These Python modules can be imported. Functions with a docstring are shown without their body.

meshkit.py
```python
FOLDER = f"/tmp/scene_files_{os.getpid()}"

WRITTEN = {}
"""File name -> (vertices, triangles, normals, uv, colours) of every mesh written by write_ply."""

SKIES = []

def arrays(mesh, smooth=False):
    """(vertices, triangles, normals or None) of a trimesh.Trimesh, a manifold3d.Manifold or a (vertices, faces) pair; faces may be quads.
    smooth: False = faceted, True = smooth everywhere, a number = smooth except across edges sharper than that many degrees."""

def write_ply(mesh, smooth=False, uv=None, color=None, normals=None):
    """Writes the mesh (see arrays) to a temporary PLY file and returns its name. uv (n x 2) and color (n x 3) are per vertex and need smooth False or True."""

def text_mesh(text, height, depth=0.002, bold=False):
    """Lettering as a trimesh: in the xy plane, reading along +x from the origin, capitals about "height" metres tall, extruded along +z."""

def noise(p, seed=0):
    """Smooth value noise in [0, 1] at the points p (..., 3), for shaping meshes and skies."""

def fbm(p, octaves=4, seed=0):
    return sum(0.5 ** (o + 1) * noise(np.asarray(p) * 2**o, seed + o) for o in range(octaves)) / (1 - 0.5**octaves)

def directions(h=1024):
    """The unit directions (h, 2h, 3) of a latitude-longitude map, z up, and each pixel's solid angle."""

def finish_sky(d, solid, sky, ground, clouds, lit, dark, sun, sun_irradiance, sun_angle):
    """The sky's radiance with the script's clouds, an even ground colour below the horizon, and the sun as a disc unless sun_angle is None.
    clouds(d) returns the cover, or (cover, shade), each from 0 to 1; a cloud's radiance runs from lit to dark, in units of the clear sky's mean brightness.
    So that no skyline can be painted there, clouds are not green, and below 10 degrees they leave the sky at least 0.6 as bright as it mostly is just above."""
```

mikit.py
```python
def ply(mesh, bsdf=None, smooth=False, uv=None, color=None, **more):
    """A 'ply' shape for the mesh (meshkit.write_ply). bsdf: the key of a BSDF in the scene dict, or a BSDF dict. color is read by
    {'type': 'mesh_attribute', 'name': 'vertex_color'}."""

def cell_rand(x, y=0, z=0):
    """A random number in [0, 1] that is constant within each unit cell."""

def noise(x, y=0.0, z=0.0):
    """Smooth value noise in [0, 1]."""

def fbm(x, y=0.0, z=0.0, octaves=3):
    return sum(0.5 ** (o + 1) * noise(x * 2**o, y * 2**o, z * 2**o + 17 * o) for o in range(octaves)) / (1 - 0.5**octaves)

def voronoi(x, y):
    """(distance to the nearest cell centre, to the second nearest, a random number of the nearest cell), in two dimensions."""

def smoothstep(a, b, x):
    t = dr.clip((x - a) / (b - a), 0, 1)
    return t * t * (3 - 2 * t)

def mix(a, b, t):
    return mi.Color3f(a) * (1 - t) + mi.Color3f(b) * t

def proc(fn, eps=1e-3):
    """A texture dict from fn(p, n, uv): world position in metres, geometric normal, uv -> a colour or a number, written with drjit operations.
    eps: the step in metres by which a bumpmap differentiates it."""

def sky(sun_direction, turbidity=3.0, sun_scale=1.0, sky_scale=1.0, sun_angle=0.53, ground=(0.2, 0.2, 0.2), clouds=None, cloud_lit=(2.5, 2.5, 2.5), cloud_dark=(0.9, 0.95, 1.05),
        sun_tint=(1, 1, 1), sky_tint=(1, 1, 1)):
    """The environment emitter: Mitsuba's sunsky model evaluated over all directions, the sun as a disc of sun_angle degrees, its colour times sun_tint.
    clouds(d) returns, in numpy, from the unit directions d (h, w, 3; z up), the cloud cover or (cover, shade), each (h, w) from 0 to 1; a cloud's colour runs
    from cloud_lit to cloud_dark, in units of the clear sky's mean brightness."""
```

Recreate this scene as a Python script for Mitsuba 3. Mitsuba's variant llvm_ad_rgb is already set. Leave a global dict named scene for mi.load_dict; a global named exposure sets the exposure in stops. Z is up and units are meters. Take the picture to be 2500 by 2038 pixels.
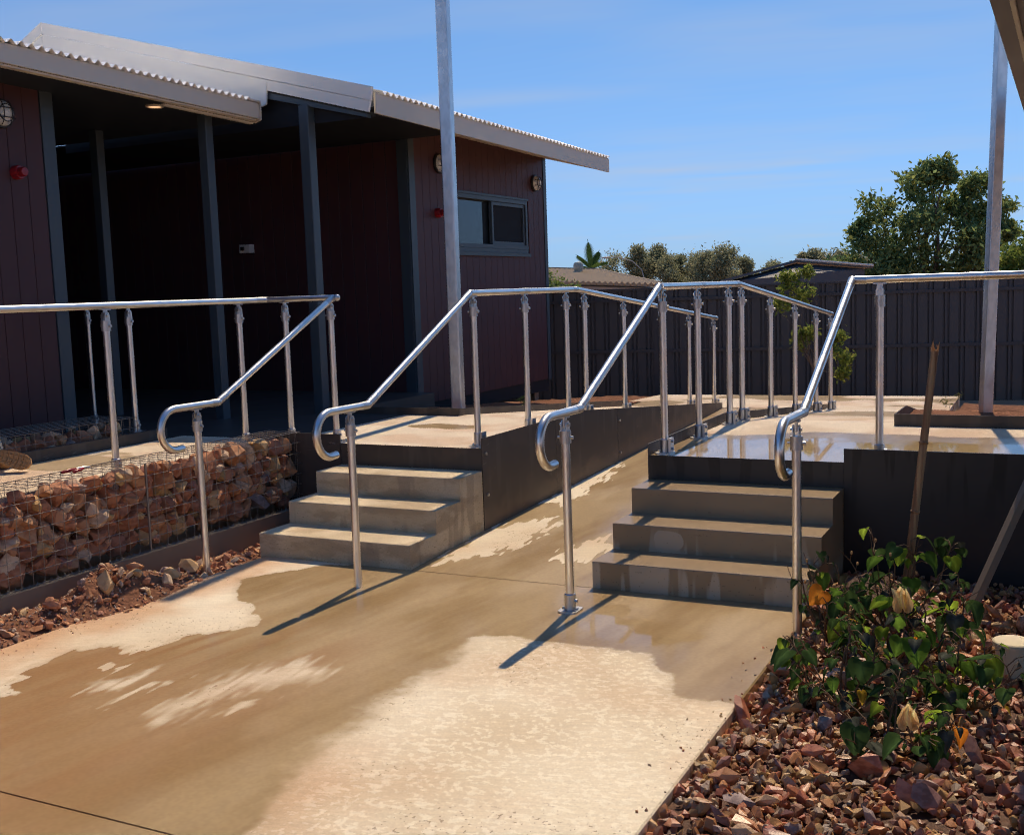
import math, random
import numpy as np, trimesh, drjit as dr, mitsuba as mi, mikit, meshkit
from shapely.geometry import Polygon, box as sbox
from shapely.ops import unary_union
from mikit import proc, noise, fbm, smoothstep, mix

T = mi.ScalarTransform4f
PI = math.pi
rnd = random.Random(7)
rng = np.random.default_rng(7)
scene, labels = {}, {}

# ------------------------------------------------------------------ camera, sky, exposure
CAM = np.array([3.3858, -5.3177, 1.5837])
scene['camera'] = {'type': 'perspective', 'fov': 49.58, 'fov_axis': 'x', 'near_clip': 0.05, 'far_clip': 3000.0,
    'to_world': T().look_at(origin=CAM.tolist(), target=(CAM + [-0.4495, 0.8861, -0.1134]).tolist(), up=[-0.0207, 0.1166, 0.993])}
SUN = np.array([-0.060, 0.527, 0.848])


def cirrus(d):
    h = np.maximum(d[..., 2], 0.03)
    x, y = d[..., 0] / h, d[..., 1] / h
    a, b = 0.97 * x + 0.25 * y, -0.25 * x + 0.97 * y
    n = meshkit.fbm(np.stack([a * 0.7, b * 1.7, 0 * a], -1), 5, 3)
    m = meshkit.fbm(np.stack([a * 0.3, b * 0.45, 0 * a + 4], -1), 3, 9)
    return np.clip(0.50 * np.clip((n - 0.36) * 1.7, 0, 1) * np.clip((m - 0.30) * 2.2, 0, 1) + 0.22 * np.exp(-np.clip(d[..., 2], 0, 1) / 0.10), 0, 1)


scene['sky'] = mikit.sky(SUN.tolist(), turbidity=3.0, ground=(0.22, 0.17, 0.12), clouds=cirrus, cloud_lit=(2.0, 2.05, 2.15), cloud_dark=(1.3, 1.45, 1.6), sun_tint=(1.0, 0.96, 0.89), sky_tint=(0.61, 0.92, 1.24))
exposure = 1.58

# ------------------------------------------------------------------ materials


def pr(name, base, rough=0.5, metal=0.0, spec=0.5, two=False, bump=None, bscale=1.0, **more):
    b = {'type': 'principled', 'base_color': base if isinstance(base, dict) else {'type': 'rgb', 'value': list(base)}, 'roughness': rough, 'metallic': metal, 'specular': spec, **more}
    if bump is not None:
        b = {'type': 'bumpmap', 'tex': bump, 'scale': bscale, 'bsdf': b}
    if two:
        b = {'type': 'twosided', 'bsdf': b}
    scene[name] = b


def sdf(x, y, poly):
    """Signed distance to a polygon, negative inside."""
    d2, inside = mi.Float(1e9), mi.Bool(False)
    n = len(poly)
    for i in range(n):
        (ax, ay), (bx, by) = poly[i], poly[(i + 1) % n]
        ex, ey = bx - ax, by - ay
        px, py = x - ax, y - ay
        t = dr.clip((px * ex + py * ey) / max(ex * ex + ey * ey, 1e-9), 0, 1)
        d2 = dr.minimum(d2, dr.square(px - ex * t) + dr.square(py - ey * t))
        if abs(ey) > 1e-9:
            c = ((ay > y) != (by > y)) & (x < ex * (y - ay) / ey + ax)
            inside = inside ^ c
    return dr.select(inside, -dr.sqrt(d2), dr.sqrt(d2))


DRY_NEAR = [(1.26, -3.3), (1.214, -2.89), (1.129, -2.585), (1.039, -2.235), (1.034, -2.075), (0.993, -1.766), (1.012, -1.558), (1.026, -1.336), (0.982, -1.14), (0.943, -0.978), (0.984, -0.923), (1.145, -0.902), (1.345, -0.903), (1.475, -0.904), (1.656, -0.884), (1.779, -0.909), (1.848, -0.997), (1.894, -1.089), (1.969, -1.124), (2.04, -1.354), (2.6, -1.3), (2.6, -8), (1.2, -8)]
DRY_LEFT = [(-1.3, -2.6), (-0.549, -2.334), (-0.463, -2.29), (-0.539, -2.269), (-0.615, -2.256), (-0.632, -2.133), (-0.688, -2.121), (-0.711, -2.05), (-0.689, -1.971), (-0.7, -1.879), (-0.694, -1.789), (-0.628, -1.713), (-0.518, -1.697), (-0.435, -1.728), (-0.351, -1.595), (-0.369, -1.524), (-0.308, -1.366), (-0.156, -1.197), (-0.214, -1.102), (-0.295, -1.042), (-0.359, -0.94), (-0.518, -0.868), (-0.647, -0.743), (-0.83, -0.515), (-0.768, -0.416), (-0.699, -0.232), (-0.605, -0.117), (-0.2, 0.1), (-1.3, 0.1)]
STREAKS = [([(-0.388, -1.937), (-0.395, -1.893), (-0.288, -1.852), (-0.334, -1.951)], 0.012), ([(-0.249, -2.216), (-0.263, -2.055), (-0.142, -1.842), (-0.111, -1.864), (-0.1, -2.137)], 0.05), ([(-0.038, -2.307), (-0.072, -2.146), (0.016, -1.849), (0.031, -1.865)], 0.03),
           ([(0.165, -2.264), (0.207, -1.785), (0.327, -1.487), (0.412, -1.478), (0.561, -1.56), (0.64, -1.574), (0.553, -1.779), (0.408, -1.918), (0.381, -2.268), (0.345, -2.402)], 0.09), ([(0.461, -2.164), (0.535, -1.928), (0.515, -2.143)], 0.04)]
DRY_RAMP = [[(0.066, 0.142), (0.027, 0.59), (0.021, 0.981), (0.277, 1.383), (0.363, 1.195), (0.412, 0.672), (0.316, 0.417)], [(0.02, 1.711), (-0.1, 3.079), (0.03, 3.28), (0.12, 2.906), (0.212, 2.084), (0.207, 1.707)], [(0.666, 0.348), (0.719, 0.73), (0.831, 1.046), (0.974, 0.683), (0.91, 0.432)]]


def dry_mask(p, n, uv):
    x, y = p.x, p.y
    w1, w2 = noise(x * 9, y * 9, 1) - 0.5, noise(x * 9, y * 9, 5) - 0.5
    f1, f2 = noise(x * 34, y * 34, 2) - 0.5, noise(x * 34, y * 34, 8) - 0.5
    st = noise(x * 45 + y * 6, y * 10 - x * 3, 3) - 0.5       # fringes drawn out along the broom marks
    wx, wy = x + 0.05 * w1 + 0.02 * f1, y + 0.05 * w2 + 0.02 * f2
    a = sdf(wx, wy, DRY_NEAR)
    side = smoothstep(1.25, 0.95, x) * smoothstep(-0.95, -1.3, y)
    soft = mix(0.012, 0.085, side).x
    a = a + side * 0.10 * (fbm(x * 22, y * 22, 6, 3) - 0.5)
    m = 0.62 * (1 - smoothstep(-soft, soft, a)) + 0.38 * (1 - smoothstep(-soft - 0.10, soft + 0.02, a))
    b = sdf(wx, wy, DRY_LEFT) + 0.05 * st * smoothstep(-0.7, -1.2, y)
    m = dr.maximum(m, 0.7 * (1 - smoothstep(-0.006, 0.010, b)) + 0.3 * (1 - smoothstep(-0.07, 0.01, b)))
    for poly, s in STREAKS:
        m = dr.maximum(m, (1 - smoothstep(-1.5 * s, 0.5 * s, sdf(wx, wy, poly) + 0.11 * st)) * 0.75)
    for poly in DRY_RAMP:
        m = dr.maximum(m, 1 - smoothstep(-0.012, 0.012, sdf(wx, wy, poly) + 0.14 * st))
    return dr.clip(m, 0, 1)


def c_dry(p, n, uv):
    x, y = p.x, p.y
    big = fbm(x * 1.3, y * 1.3, 3, 3)
    worm = fbm(x * 52 + 3 * noise(x * 9, y * 9), y * 66, 7, 3)
    c = mix((0.535, 0.445, 0.315), (0.63, 0.56, 0.43), smoothstep(0.35, 0.7, big))
    c = mix(c, (0.75, 0.70, 0.57), 0.52 * smoothstep(0.52, 0.68, worm) * smoothstep(0.9, 1.3, x) * smoothstep(0.1, -0.9, y))
    rust = smoothstep(0.52, 0.75, fbm(x * 2.1, y * 2.1, 11, 3)) * 0.22
    edge = smoothstep(-0.60, -1.05, x + 0.30 * (fbm(x * 6, y * 6, 4, 3) - 0.5))
    rust = dr.maximum(rust, 0.85 * edge)
    rust = dr.maximum(rust, 0.55 * smoothstep(0.5, 0.0, dr.sqrt(dr.square(x - 1.15) + dr.square(y + 2.55) * 0.6) + 0.2 * (noise(x * 6, y * 6) - 0.5)))
    c = mix(c, (0.45, 0.265, 0.145), rust)
    speck = smoothstep(0.86, 0.92, noise(x * 95, y * 95, 2)) * smoothstep(0.6, 0.75, noise(x * 3, y * 3, 9))
    c = mix(c, (0.14, 0.07, 0.04), 0.6 * speck)
    return c * (0.90 + 0.12 * noise(x * 160, y * 160, 1) + 0.10 * noise((x + 0.3 * y) * 12, (y - 0.3 * x) * 140, 4))


def c_wet(p, n, uv):
    x, y = p.x, p.y
    a, b = x * 0.99 - y * 0.14, y * 0.99 + x * 0.14
    s = 0.55 * fbm(a * 4.0, b * 1.5, 2, 4) + 0.30 * fbm(x * 1.7, y * 1.7, 9, 3) + 0.15 * fbm(a * 22, b * 3.0, 6, 3)
    c = mix((0.255, 0.172, 0.085), (0.345, 0.255, 0.145), smoothstep(0.32, 0.68, s))
    mud = smoothstep(0.40, 0.62, (0.6 * fbm(a * 4.5, b * 0.9, 21, 3) + 0.4 * fbm(a * 17, b * 1.9, 23, 3))) * smoothstep(0.9, 0.2, x) * smoothstep(-0.8, -1.6, y)
    c = mix(c, (0.255, 0.138, 0.064), 0.75 * mud)
    low = smoothstep(-1.0, -2.1, y + 0.5 * (fbm(x * 2, y * 2, 33, 3) - 0.5)) * smoothstep(1.1, 0.4, x)
    c = mix(c, (0.285, 0.165, 0.078), 0.6 * low)
    return c * (0.95 + 0.1 * noise(x * 90, y * 90, 1))


def b_fine(p, n, uv):
    return 0.6 * noise(p.x * 210, p.y * 210, p.z * 210) + 1.0 * noise(p.x * 60, p.y * 60, p.z * 60)


def r_wet(p, n, uv):
    x, y = p.x, p.y
    w = 0.5 * (fbm(x * 5, y * 5, 12, 3) - 0.5)
    e = dr.minimum(dr.sqrt(dr.square((x - 1.62) / 0.30) + dr.square((y + 0.62) / 0.20)), dr.sqrt(dr.square((x - 1.40) / 0.10) + dr.square((y + 0.40) / 0.16)))
    pool = 1 - smoothstep(0.85, 1.0, e + w)
    r = 0.15 + 0.25 * smoothstep(0.35, 0.65, fbm(x * 3.4, y * 1.4, 5, 4))
    return r * (1 - pool) + 0.035 * pool


pr('concrete_dry', proc(c_dry), 0.85, spec=0.3, bump=proc(b_fine), bscale=0.0012)
pr('concrete_wet', proc(c_wet), proc(r_wet), spec=0.34)
scene['path_concrete'] = {'type': 'blendbsdf', 'weight': proc(dry_mask), 'a': {'type': 'ref', 'id': 'concrete_wet'}, 'b': {'type': 'ref', 'id': 'concrete_dry'}}


def left_mask(p, n, uv):      # the left deck: dry but for an oval patch and some damp spots
    x, y = p.x, p.y
    e = dr.sqrt(dr.square((x + 0.88) / 0.30) + dr.square((y - 1.92) / 0.13)) + 0.5 * (noise(x * 8, y * 8, 3) - 0.5)
    m = smoothstep(1.0, 1.06, e)
    e2 = dr.sqrt(dr.square((x + 2.35) / 0.34) + dr.square((y + 0.25) / 0.35)) + 0.7 * (noise(x * 6, y * 6, 3) - 0.5)
    m = dr.minimum(m, 0.25 + 0.75 * smoothstep(0.95, 1.05, e2))
    far = smoothstep(0.48, 0.54, fbm(x * 1.6, y * 2.6, 14, 3)) * smoothstep(5.6, 6.6, y)
    return dr.clip(m * (1 - 0.9 * far), 0, 1)


def c_deck(p, n, uv):
    x, y = p.x, p.y
    c = mix((0.47, 0.375, 0.265), (0.56, 0.475, 0.36), smoothstep(0.3, 0.7, fbm(x * 1.8, y * 1.8, 3, 4)))
    c = mix(c, (0.42, 0.26, 0.16), 0.5 * smoothstep(0.5, 0.75, fbm(x * 2.6, y * 2.6, 31, 3)))
    return c * (0.93 + 0.14 * noise(x * 120, y * 120, 1))


def right_mask(p, n, uv):     # the right deck: soaked near its front edge, drying on the ramp, wet bands far off
    x, y = p.x, p.y
    w = 0.55 * (fbm(x * 1.4, y * 2.4, 4, 4) - 0.5)
    d = smoothstep(2.16, 2.22, y + w + 0.28 * smoothstep(1.9, 1.3, x))
    far = smoothstep(0.50, 0.56, fbm(x * 1.1 + 3, y * 1.6, 8, 3)) * smoothstep(3.9, 4.6, y)
    return dr.clip(d * (1 - 0.85 * far), 0, 1)


def r_pool(p, n, uv):
    x, y = p.x, p.y
    w = 0.5 * (fbm(x * 2.2, y * 3.0, 17, 3) - 0.5)
    return mix(0.03, 0.22, smoothstep(1.72, 1.84, y + w)).x


def c_pool(p, n, uv):
    return c_wet(p, n, uv) * 0.85


pr('deck_dry', proc(c_deck), 0.85, spec=0.3, bump=proc(b_fine), bscale=0.0012)
pr('deck_wet', proc(c_wet), 0.22, spec=0.5)
pr('deck_pool', proc(c_pool), proc(r_pool), spec=0.5)
scene['left_deck'] = {'type': 'blendbsdf', 'weight': proc(left_mask), 'a': {'type': 'ref', 'id': 'deck_wet'}, 'b': {'type': 'ref', 'id': 'deck_dry'}}
scene['right_deck'] = {'type': 'blendbsdf', 'weight': proc(right_mask), 'a': {'type': 'ref', 'id': 'deck_pool'}, 'b': {'type': 'ref', 'id': 'deck_dry'}}


def c_step(p, n, uv):
    x, y, z = p.x, p.y, p.z
    c = mix((0.45, 0.36, 0.235), (0.55, 0.455, 0.31), smoothstep(0.3, 0.7, fbm(x * 3, y * 3, z * 3, 3)))
    pit = smoothstep(0.88, 0.93, noise(x * 95, y * 95, z * 95)) * 0.45
    c = mix(c, (0.12, 0.09, 0.065), pit)
    stain = smoothstep(0.50, 0.68, fbm(x * 5, y * 5, z * 11, 4))
    c = mix(c, (0.30, 0.215, 0.13), 0.55 * stain)
    drip = smoothstep(0.56, 0.66, fbm(x * 12 + y * 12, z * 2.2, 3, 3)) * smoothstep(0.5, 0.2, dr.abs(n.z))
    c = mix(c, (0.27, 0.21, 0.15), 0.5 * drip)
    return c * (0.92 + 0.16 * noise(x * 130, y * 130, z * 130))


def c_step_wet(p, n, uv):      # right flight: soaked treads, drip runs on the risers
    x, y, z = p.x, p.y, p.z
    run = fbm(x * 13, z * 1.3, 5, 3)
    riser = smoothstep(0.5, 0.2, dr.abs(n.z))
    dry = riser * smoothstep(0.50, 0.58, run + 0.10 * smoothstep(0.30, 0.05, z)) * smoothstep(0.34, 0.1, z)
    blot = smoothstep(1.0, 0.86, dr.sqrt(dr.square((x - 1.46) / 0.09) + dr.square((z - 0.21) / 0.065)) + 0.6 * (noise(x * 25, z * 25) - 0.5)) * riser
    d = dr.maximum(dry, blot)
    c = mix((0.215, 0.150, 0.085), (0.27, 0.195, 0.118), fbm(x * 4, y * 4, z * 4, 3))
    c = mix(c, (0.40, 0.335, 0.25), 0.85 * d)
    pit = smoothstep(0.88, 0.93, noise(x * 95, y * 95, z * 95)) * 0.4
    return mix(c, (0.06, 0.045, 0.03), pit)


pr('step_concrete', proc(c_step), 0.85, spec=0.3, bump=proc(b_fine), bscale=0.002)
pr('step_wet', proc(c_step_wet), 0.3, spec=0.5, bump=proc(b_fine), bscale=0.001)


def c_steel(p, n, uv):
    x, y, z = p.x, p.y, p.z
    c = mix((0.050, 0.040, 0.034), (0.075, 0.060, 0.050), fbm(x * 2.5, y * 2.5, z * 4, 4))
    streak = smoothstep(0.55, 0.7, fbm(x * 16, y * 16, z * 1.6, 3))
    c = mix(c, (0.10, 0.085, 0.072), 0.45 * streak)
    dust = smoothstep(0.16, -0.02, z - 0.037 * dr.maximum(y, 0) - 0.10 * fbm(x * 9, y * 9, z * 9, 3)) + 0.35 * smoothstep(0.55, 0.75, fbm(x * 5, y * 5, z * 5, 4))
    c = mix(c, (0.17, 0.115, 0.075), 0.55 * dr.clip(dust, 0, 1))
    scratch = smoothstep(0.90, 0.95, noise((y + 0.6 * z) * 9, (z - 0.2 * y) * 130, x * 3)) * smoothstep(0.6, 0.7, noise(y * 4, z * 4, 3))
    return mix(c, (0.16, 0.145, 0.13), 0.6 * scratch)


pr('dark_steel', proc(c_steel), 0.5, spec=0.4)


def c_steel_wet(p, n, uv):
    x, y, z = p.x, p.y, p.z
    run = smoothstep(0.52, 0.6, fbm(x * 15, y * 15, z * 1.2, 3))
    c = mix((0.018, 0.017, 0.017), (0.030, 0.029, 0.029), fbm(x * 3, y * 3, z * 3, 3))
    return mix(c, (0.008, 0.008, 0.008), run * smoothstep(0.25, 0.62, z))


pr('wet_steel', proc(c_steel_wet), 0.4, spec=0.4)


def r_galv(p, n, uv):
    return 0.22 + 0.17 * fbm(p.x * 22, p.y * 22, p.z * 22, 2)


def c_galv(p, n, uv):
    return mix((0.64, 0.63, 0.61), (0.88, 0.875, 0.86), fbm(p.x * 26, p.y * 26, p.z * 9, 3))


pr('galvanised', proc(c_galv), proc(r_galv), metal=1.0)
pr('galvanised_cast', (0.56, 0.565, 0.57), 0.38, metal=1.0)


def c_pole(p, n, uv):
    s = voron = fbm(p.x * 30, p.y * 30, p.z * 14, 3)
    c = mix((0.56, 0.575, 0.59), (0.66, 0.675, 0.69), smoothstep(0.3, 0.7, s))
    return mix(c, (0.30, 0.20, 0.14), 0.6 * smoothstep(1.1, 0.6, p.z + 0.4 * noise(p.x * 20, p.y * 20, p.z * 6)) * smoothstep(1.0, 2.0, p.x))


pr('galvanised_pole', proc(c_pole), 0.36, metal=0.85)
pr('wire', (0.27, 0.235, 0.205), 0.45, metal=0.75)


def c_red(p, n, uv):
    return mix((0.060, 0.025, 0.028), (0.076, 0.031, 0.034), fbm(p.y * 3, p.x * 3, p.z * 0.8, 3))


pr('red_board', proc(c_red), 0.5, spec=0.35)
pr('teal_trim', (0.044, 0.062, 0.076), 0.4)
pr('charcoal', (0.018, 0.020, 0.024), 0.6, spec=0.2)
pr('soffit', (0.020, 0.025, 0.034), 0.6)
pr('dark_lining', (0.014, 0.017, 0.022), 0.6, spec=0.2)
pr('fascia', (0.56, 0.50, 0.40), 0.45)
pr('barge', (0.80, 0.765, 0.68), 0.4)
pr('roof_white', (0.86, 0.86, 0.85), 0.4, two=True)
pr('eave_brown', (0.17, 0.18, 0.205), 0.6)
pr('eave_bead', (0.55, 0.55, 0.50), 0.5)
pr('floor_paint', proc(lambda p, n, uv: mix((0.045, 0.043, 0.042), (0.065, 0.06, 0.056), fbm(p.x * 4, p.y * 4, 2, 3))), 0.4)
pr('window_glass', (0.020, 0.028, 0.034), 0.02, spec=0.7)
pr('screen_mesh', (0.012, 0.014, 0.018), 0.7, spec=0.2)
pr('lamp_lens', (0.62, 0.62, 0.58), 0.25)
pr('black_plastic', (0.015, 0.015, 0.016), 0.4)
pr('red_plastic', (0.24, 0.010, 0.016), 0.3)
pr('white_plastic', (0.6, 0.6, 0.6), 0.4)


def c_fence(p, n, uv):
    return mix(mix((0.056, 0.056, 0.058), (0.070, 0.068, 0.067), fbm(p.x * 2.5, p.z * 0.9, p.y, 3)), (0.13, 0.09, 0.065), 0.5 * smoothstep(0.75, 0.1, p.z + 0.5 * fbm(p.x * 5, p.z * 3, 2, 3)))


pr('fence_sheet', proc(c_fence), 0.5, two=True)
pr('fence_frame', (0.046, 0.046, 0.05), 0.45)


def c_soil(p, n, uv):
    x, y, z = p.x, p.y, p.z
    c = mix((0.13, 0.058, 0.034), (0.24, 0.115, 0.068), fbm(x * 9, y * 9, z * 9, 4))
    return c * (0.75 + 0.5 * noise(x * 70, y * 70, z * 70))


def b_soil(p, n, uv):
    return fbm(p.x * 38, p.y * 38, p.z * 38, 4)


pr('soil', proc(c_soil), 0.95, spec=0.1, bump=proc(b_soil), bscale=0.02)
pr('wet_soil', proc(lambda p, n, uv: c_soil(p, n, uv) * 0.42), 0.7, spec=0.3, bump=proc(b_soil), bscale=0.02)
pr('dark_soil', (0.05, 0.03, 0.02), 0.95, spec=0.1)


def c_ground(p, n, uv):
    return mix((0.20, 0.11, 0.065), (0.30, 0.19, 0.12), fbm(p.x * 0.7, p.y * 0.7, 1, 5))


pr('ground_dirt', proc(c_ground), 0.95, spec=0.1)
STONE = []
for i, (a, b) in enumerate([((0.30, 0.115, 0.058), (0.44, 0.205, 0.115)), ((0.36, 0.155, 0.070), (0.48, 0.26, 0.14)), ((0.21, 0.088, 0.052), (0.32, 0.15, 0.095)), ((0.46, 0.31, 0.20), (0.60, 0.45, 0.31)), ((0.43, 0.26, 0.12), (0.54, 0.36, 0.19)), ((0.24, 0.17, 0.15), (0.36, 0.27, 0.24))]):
    def c_st(p, n, uv, a=a, b=b, i=i):
        s = fbm(p.x * 24, p.y * 24, p.z * 34 + i, 3)
        return mix(a, b, smoothstep(0.3, 0.7, s))
    pr(f'stone_{i}', proc(c_st), 0.78, spec=0.3)
    STONE.append(f'stone_{i}')
WET = []
for i, (a, b) in enumerate([((0.27, 0.085, 0.048), (0.42, 0.165, 0.095)), ((0.33, 0.135, 0.062), (0.47, 0.235, 0.125)), ((0.18, 0.080, 0.060), (0.29, 0.15, 0.115)), ((0.36, 0.225, 0.125), (0.48, 0.32, 0.20)), ((0.22, 0.155, 0.135), (0.36, 0.27, 0.235)), ((0.36, 0.20, 0.075), (0.46, 0.27, 0.12))]):
    def c_ws(p, n, uv, a=a, b=b, i=i):
        s = fbm(p.x * 45, p.y * 45, p.z * 60 + i, 3)
        return mix(a, b, smoothstep(0.3, 0.7, s))
    pr(f'wet_stone_{i}', proc(c_ws), 0.42, spec=0.5)
    WET.append(f'wet_stone_{i}')
VC = {'type': 'mesh_attribute', 'name': 'vertex_color'}
pr('gravel_mix', VC, 0.5, spec=0.5)
pr('rubble_mix', VC, 0.8, spec=0.3)
scene['foliage'] = {'type': 'principledthin', 'base_color': VC, 'roughness': 0.4, 'diff_trans': 0.9, 'eta': 1.45}


pr('stem', (0.13, 0.07, 0.035), 0.6)


def c_bark(p, n, uv):
    return mix((0.10, 0.075, 0.055), (0.22, 0.17, 0.13), fbm(p.x * 20, p.y * 20, p.z * 6, 3))


pr('bark', proc(c_bark), 0.9, spec=0.2)


def c_bamboo(p, n, uv):
    return mix((0.16, 0.075, 0.035), (0.34, 0.22, 0.11), smoothstep(0.3, 0.7, fbm(p.x * 60, p.y * 60, p.z * 3, 3)))


pr('bamboo', proc(c_bamboo), 0.55)
pr('timber', (0.20, 0.155, 0.11), 0.7)
pr('raw_wood', (0.50, 0.27, 0.11), 0.8)
pr('bucket_plastic', (0.55, 0.48, 0.33), 0.4)
pr('boot_tan', (0.36, 0.20, 0.085), 0.7)
pr('roof_brown', (0.34, 0.25, 0.15), 0.6)
pr('roof_grey', (0.10, 0.105, 0.115), 0.5)
pr('roof_light', (0.70, 0.66, 0.58), 0.4)
pr('house_wall', (0.35, 0.31, 0.26), 0.7)
pr('vent_grey', (0.30, 0.32, 0.27), 0.5)
pr('lamp_grey', (0.34, 0.36, 0.36), 0.5)

# ------------------------------------------------------------------ helpers


def numbered(name):
    taken = lambda k: k in scene or k in labels or any(q.startswith(k + '__') for q in (scene, labels) for q in q)
    return name


USED = {}


def key(name):
    """name, or name_001, name_002 ... when it is taken."""
    n = USED.get(name, -1) + 1
    USED[name] = n
    return name if n == 0 else f'{name}_{n:03d}'


def thing(name, label, cat, group=None, kind=None):
    k = key(name)
    labels[k] = {'label': label, 'category': cat}
    if group:
        labels[k]['group'] = group
    if kind:
        labels[k]['kind'] = kind
    return k


def put(k, mesh, mat, smooth=False, **more):
    scene[k] = mikit.ply(mesh, mat, smooth=smooth, **more)
    return k


def part(parent, name, mesh, mat, smooth=False, label=None, kind=None, **more):
    k = key(f'{parent}__{name}')
    scene[k] = mikit.ply(mesh, mat, smooth=smooth, **more)
    if label or kind:
        labels[k] = {a: b for a, b in (('label', label), ('kind', kind)) if b}
    return k


def struct(name, mesh, mat, label, smooth=False, kind='structure', **more):
    k = key(name)
    scene[k] = mikit.ply(mesh, mat, smooth=smooth, **more)
    labels[k] = {'label': label, 'kind': kind, 'category': name.split('_')[-1]}
    return k


def cat(ms):
    return trimesh.util.concatenate([m for m in ms if m is not None])


def bx(x0, x1, y0, y1, z0, z1):
    m = trimesh.creation.box((x1 - x0, y1 - y0, z1 - z0))
    m.apply_translation(((x0 + x1) / 2, (y0 + y1) / 2, (z0 + z1) / 2))
    return m


def extr(poly, h, place):
    """Extrude a shapely polygon (a, b) by h along c, then map (a, b, c) to world by place."""
    m = trimesh.creation.extrude_polygon(poly, h, engine='earcut')
    v = np.array(m.vertices)
    w = np.array([place(*q) for q in v])
    m = trimesh.Trimesh(w, m.faces, process=False)
    if m.volume < 0:
        m.invert()
    return m


def yz(pts, x0, x1):
    return extr(Polygon(pts), x1 - x0, lambda a, b, c: (x0 + c, a, b))


def xz(pts, y0, y1):
    return extr(Polygon(pts), y1 - y0, lambda a, b, c: (a, y0 + c, b))


def xy(poly, z0, z1):
    if hasattr(poly, 'geoms'):
        return cat([xy(q, z0, z1) for q in poly.geoms])
    return extr(poly if isinstance(poly, Polygon) else Polygon(poly), z1 - z0, lambda a, b, c: (a, b, z0 + c))


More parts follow.
